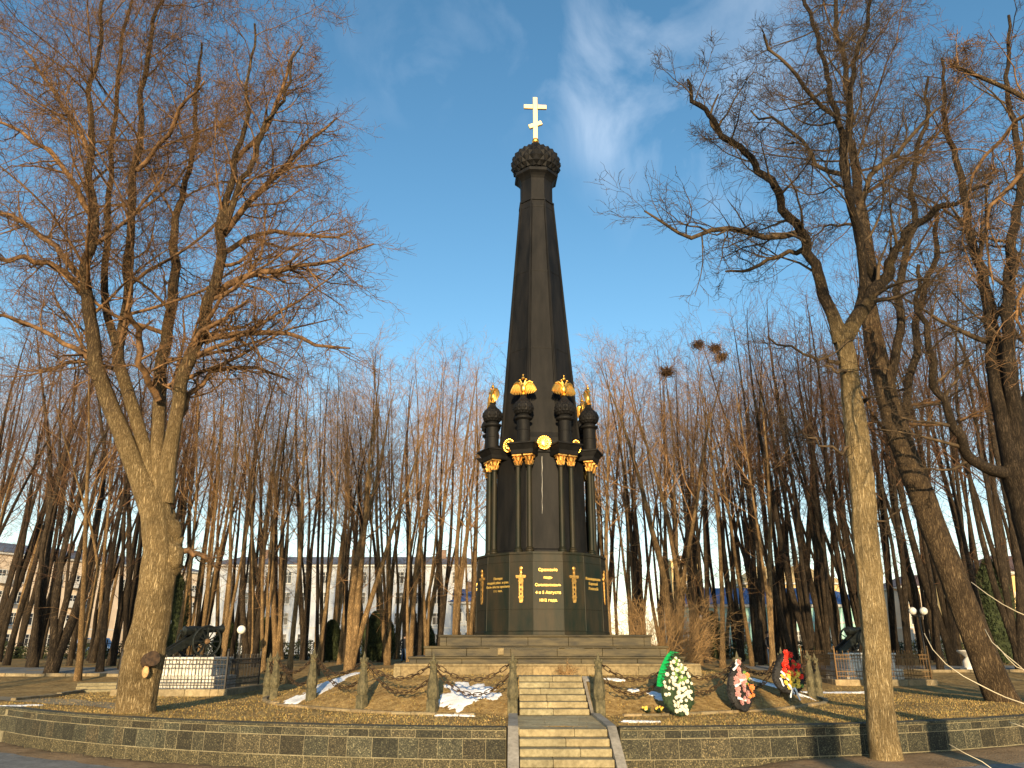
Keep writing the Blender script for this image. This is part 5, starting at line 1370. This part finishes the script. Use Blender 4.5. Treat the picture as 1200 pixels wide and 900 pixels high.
# low stone steps at far left path end
s_=empty('path_steps',(U(122,800,30)[0],30,float(H(-14.5,30))),R_(25),'three low stone steps on the side path beyond the forked tree','steps')
for i in range(3):
    mb=MB(); mb.box(-.9,1.4,i*.4,i*.4+.5,-.1,.08+.1*i,tinted(rng),None,bev=.01); mb.build('step',M['tread_stone'],s_,tint=True)
# parked cars & signs (far left street)
def car(x,y,rz,paint,label,van=False):
    z=float(H(x,y))+.02; root=empty('parked_car',(x,y,z),rz,label,'car')
    h=1.9 if van else 1.42
    mb=MB(); prof=[(-2.1,.35),(-2.15,.7),(-2.0,.95),(-1.5,h-.02) if van else (-1.35,h-.03),(.3,h) if not van else (1.0,h),(1.0,.98) if not van else (1.6,1.1),(2.0,.85),(2.15,.6),(2.1,.33)]
    mb.prism(prof,-.82,.82); mb.build('body',paint,root,smooth=False)
    g=MB(); 
    for s in (-1,1): g.prism([(-1.5,1.0),(-1.2,h-.12),(.25,h-.12),(.8,1.0)],s*.83-.01,s*.83+.01)
    g.build('side_window',M['glass'],root)
    for wx in (-1.35,1.35):
        for s in (-1,1):
            w=MB(); w.lathe([(.2,-.1),(.31,-.1),(.33,-.05),(.33,.05),(.31,.1),(.2,.1)],18,(0,0,0),Matrix.Translation((wx,s*.78,.33))@Matrix.Rotation(R_(90),4,'X')); wo=w.build('wheel',M['tyre'],root)
            w=MB(); w.lathe([(.2,-.09),(.2,.115),(.05,.11)],14,(0,0,0),Matrix.Translation((wx,s*.78,.33))@Matrix.Rotation(R_(90),4,'X')); w.build('rim',M['rim'],wo)
    for s in (-1,1):
        l=MB(); l.ball((2.08,s*.6,.68),.1,8,6,(.5,1.4,.8)); l.build('headlight',M['globe'],root)
car((165-600)*82/988,82,R_(8),M['car_white'],'white parked car on the street seen right beside the forked trunk')
car((92-600)*84/988,84,R_(4),M['car_blue'],'blue parked van on the street before the beige block',True)
car((1000-600)*83/988,83,R_(184),M['car_white'],'white parked car on the street near the turquoise house')
def sign(px,py,Y,kind,label):
    x,_,zc=U(px,py,Y); z=float(H(x,Y)); root=empty('street_sign',(x,Y,z),0,label,'sign'); h=zc-z
    mb=MB(); mb.tube([(0,.04,0),(0,.04,h+.3)],.035,8); mb.build('pole',M['rim'],root)
    mb=MB()
    if kind: mb.prism([(0,-.45),(.45,0),(0,.45),(-.45,0)],-.03,0,Matrix.Translation((0,0,h))); mb.build('panel',M['sign_white'],root); m2=MB(); m2.prism([(0,-.3),(.3,0),(0,.3),(-.3,0)],-.04,-.031,Matrix.Translation((0,0,h))); m2.build('inner_panel',M['sign_yellow'],root)
    else: mb.box(-.4,.4,-.03,0,h-.4,h+.4,bev=.01); mb.build('panel',M['sign_yellow'],root)
sign(67,763,74,0,'square yellow green crossing sign before the beige block'); sign(108,763,74,1,'diamond shaped road sign near the forked trunk')

# ------------------------------------------------------------------ camera, light, sky
cam=bpy.data.cameras.new('camera'); cam.sensor_width=36; cam.lens=27; cam.clip_end=5000; cam.clip_start=.05
co=bpy.data.objects.new('camera',cam); link(co); co.location=(0,0,EYE); co.rotation_euler=(R_(90)+PITCH,0,0); sc.camera=co
EL=R_(11.0); d=Vector((.022,1,-math.tan(EL))).normalized()
sl=bpy.data.lights.new('sun','SUN'); sl.energy=4.9; sl.angle=R_(.53); sl.color=(1,.74,.42)
so=bpy.data.objects.new('sun',sl); link(so); so.rotation_euler=d.to_track_quat('-Z','Y').to_euler(); so.location=(0,-20,30)
w=bpy.data.worlds.new('World'); sc.world=w; w.use_nodes=True; nt=w.node_tree
bg=nt.nodes['Background']; sky=nt.nodes.new('ShaderNodeTexSky'); sky.sky_type='NISHITA'; sky.sun_disc=False
sky.sun_elevation=EL; sky.sun_rotation=R_(181.3); sky.altitude=200; sky.air_density=1.0; sky.dust_density=.25; sky.ozone_density=.9
bg.inputs['Strength'].default_value=.15
# thin cirrus mixed into the sky by direction
tc=nt.nodes.new('ShaderNodeTexCoord')
mp=nt.nodes.new('ShaderNodeMapping'); mp.inputs['Scale'].default_value=(3.2,3.2,2.0); mp.inputs['Rotation'].default_value=(.3,-.45,.2); mp.inputs['Location'].default_value=(1.7,.4,2.2); nt.links.new(tc.outputs['Generated'],mp.inputs['Vector'])
nz=nt.nodes.new('ShaderNodeTexNoise'); nz.inputs['Scale'].default_value=2.2; nz.inputs['Detail'].default_value=9; nz.inputs['Roughness'].default_value=.55; nz.inputs['Distortion'].default_value=.7; nt.links.new(mp.outputs[0],nz.inputs['Vector'])
mr=nt.nodes.new('ShaderNodeMapRange'); mr.inputs['From Min'].default_value=.42; mr.inputs['From Max'].default_value=.78; nt.links.new(nz.outputs['Fac'],mr.inputs['Value'])
def blob(px,py,inner,outer,amt):
    amt*=.55
    l,f,u=ray(px,py); v=Vector((l,f,u)).normalized()
    dt=nt.nodes.new('ShaderNodeVectorMath'); dt.operation='DOT_PRODUCT'; nt.links.new(tc.outputs['Generated'],dt.inputs[0]); dt.inputs[1].default_value=v
    m=nt.nodes.new('ShaderNodeMapRange'); m.interpolation_type='SMOOTHSTEP'; m.inputs['From Min'].default_value=math.cos(R_(outer)); m.inputs['From Max'].default_value=math.cos(R_(inner)); m.inputs['To Max'].default_value=amt
    nt.links.new(dt.outputs['Value'],m.inputs['Value']); return m.outputs[0]
acc=None
for b in ((702,125,0,6,.75),(722,75,0,8,.6),(775,130,0,9,.55),(700,10,1,12,.35),(486,80,0,4.5,.34),(474,40,0,5,.25),(395,60,0,6,.2),(830,225,0,8,.35),(850,40,2,13,.4),(600,20,0,10,.25)):
    o=blob(*b)
    if acc is None: acc=o
    else:
        mx=nt.nodes.new('ShaderNodeMath'); mx.operation='MAXIMUM'; nt.links.new(acc,mx.inputs[0]); nt.links.new(o,mx.inputs[1]); acc=mx.outputs[0]
mu=nt.nodes.new('ShaderNodeMath'); mu.operation='MULTIPLY'; nt.links.new(acc,mu.inputs[0]); nt.links.new(mr.outputs[0],mu.inputs[1])
mix=nt.nodes.new('ShaderNodeMixRGB'); nt.links.new(mu.outputs[0],mix.inputs[0]); hs=nt.nodes.new('ShaderNodeHueSaturation'); sx=nt.nodes.new('ShaderNodeSeparateXYZ'); nt.links.new(tc.outputs['Generated'],sx.inputs[0]); sm=nt.nodes.new('ShaderNodeMapRange'); sm.inputs['From Min'].default_value=0; sm.inputs['From Max'].default_value=.35; sm.inputs['To Min'].default_value=.8; sm.inputs['To Max'].default_value=1.32; hs.inputs['Hue'].default_value=.496; nt.links.new(sx.outputs['Z'],sm.inputs['Value']); nt.links.new(sm.outputs[0],hs.inputs['Saturation']); nt.links.new(sky.outputs[0],hs.inputs['Color']); nt.links.new(hs.outputs[0],mix.inputs[1]); mix.inputs[2].default_value=(6.0,6.4,7.0,1)
nt.links.new(mix.outputs[0],bg.inputs['Color'])
sc.view_settings.view_transform='Standard'; sc.view_settings.look='None'; sc.view_settings.gamma=1; sc.view_settings.exposure=.68
sc.render.engine='CYCLES'; sc.cycles.max_bounces=4; sc.cycles.diffuse_bounces=2
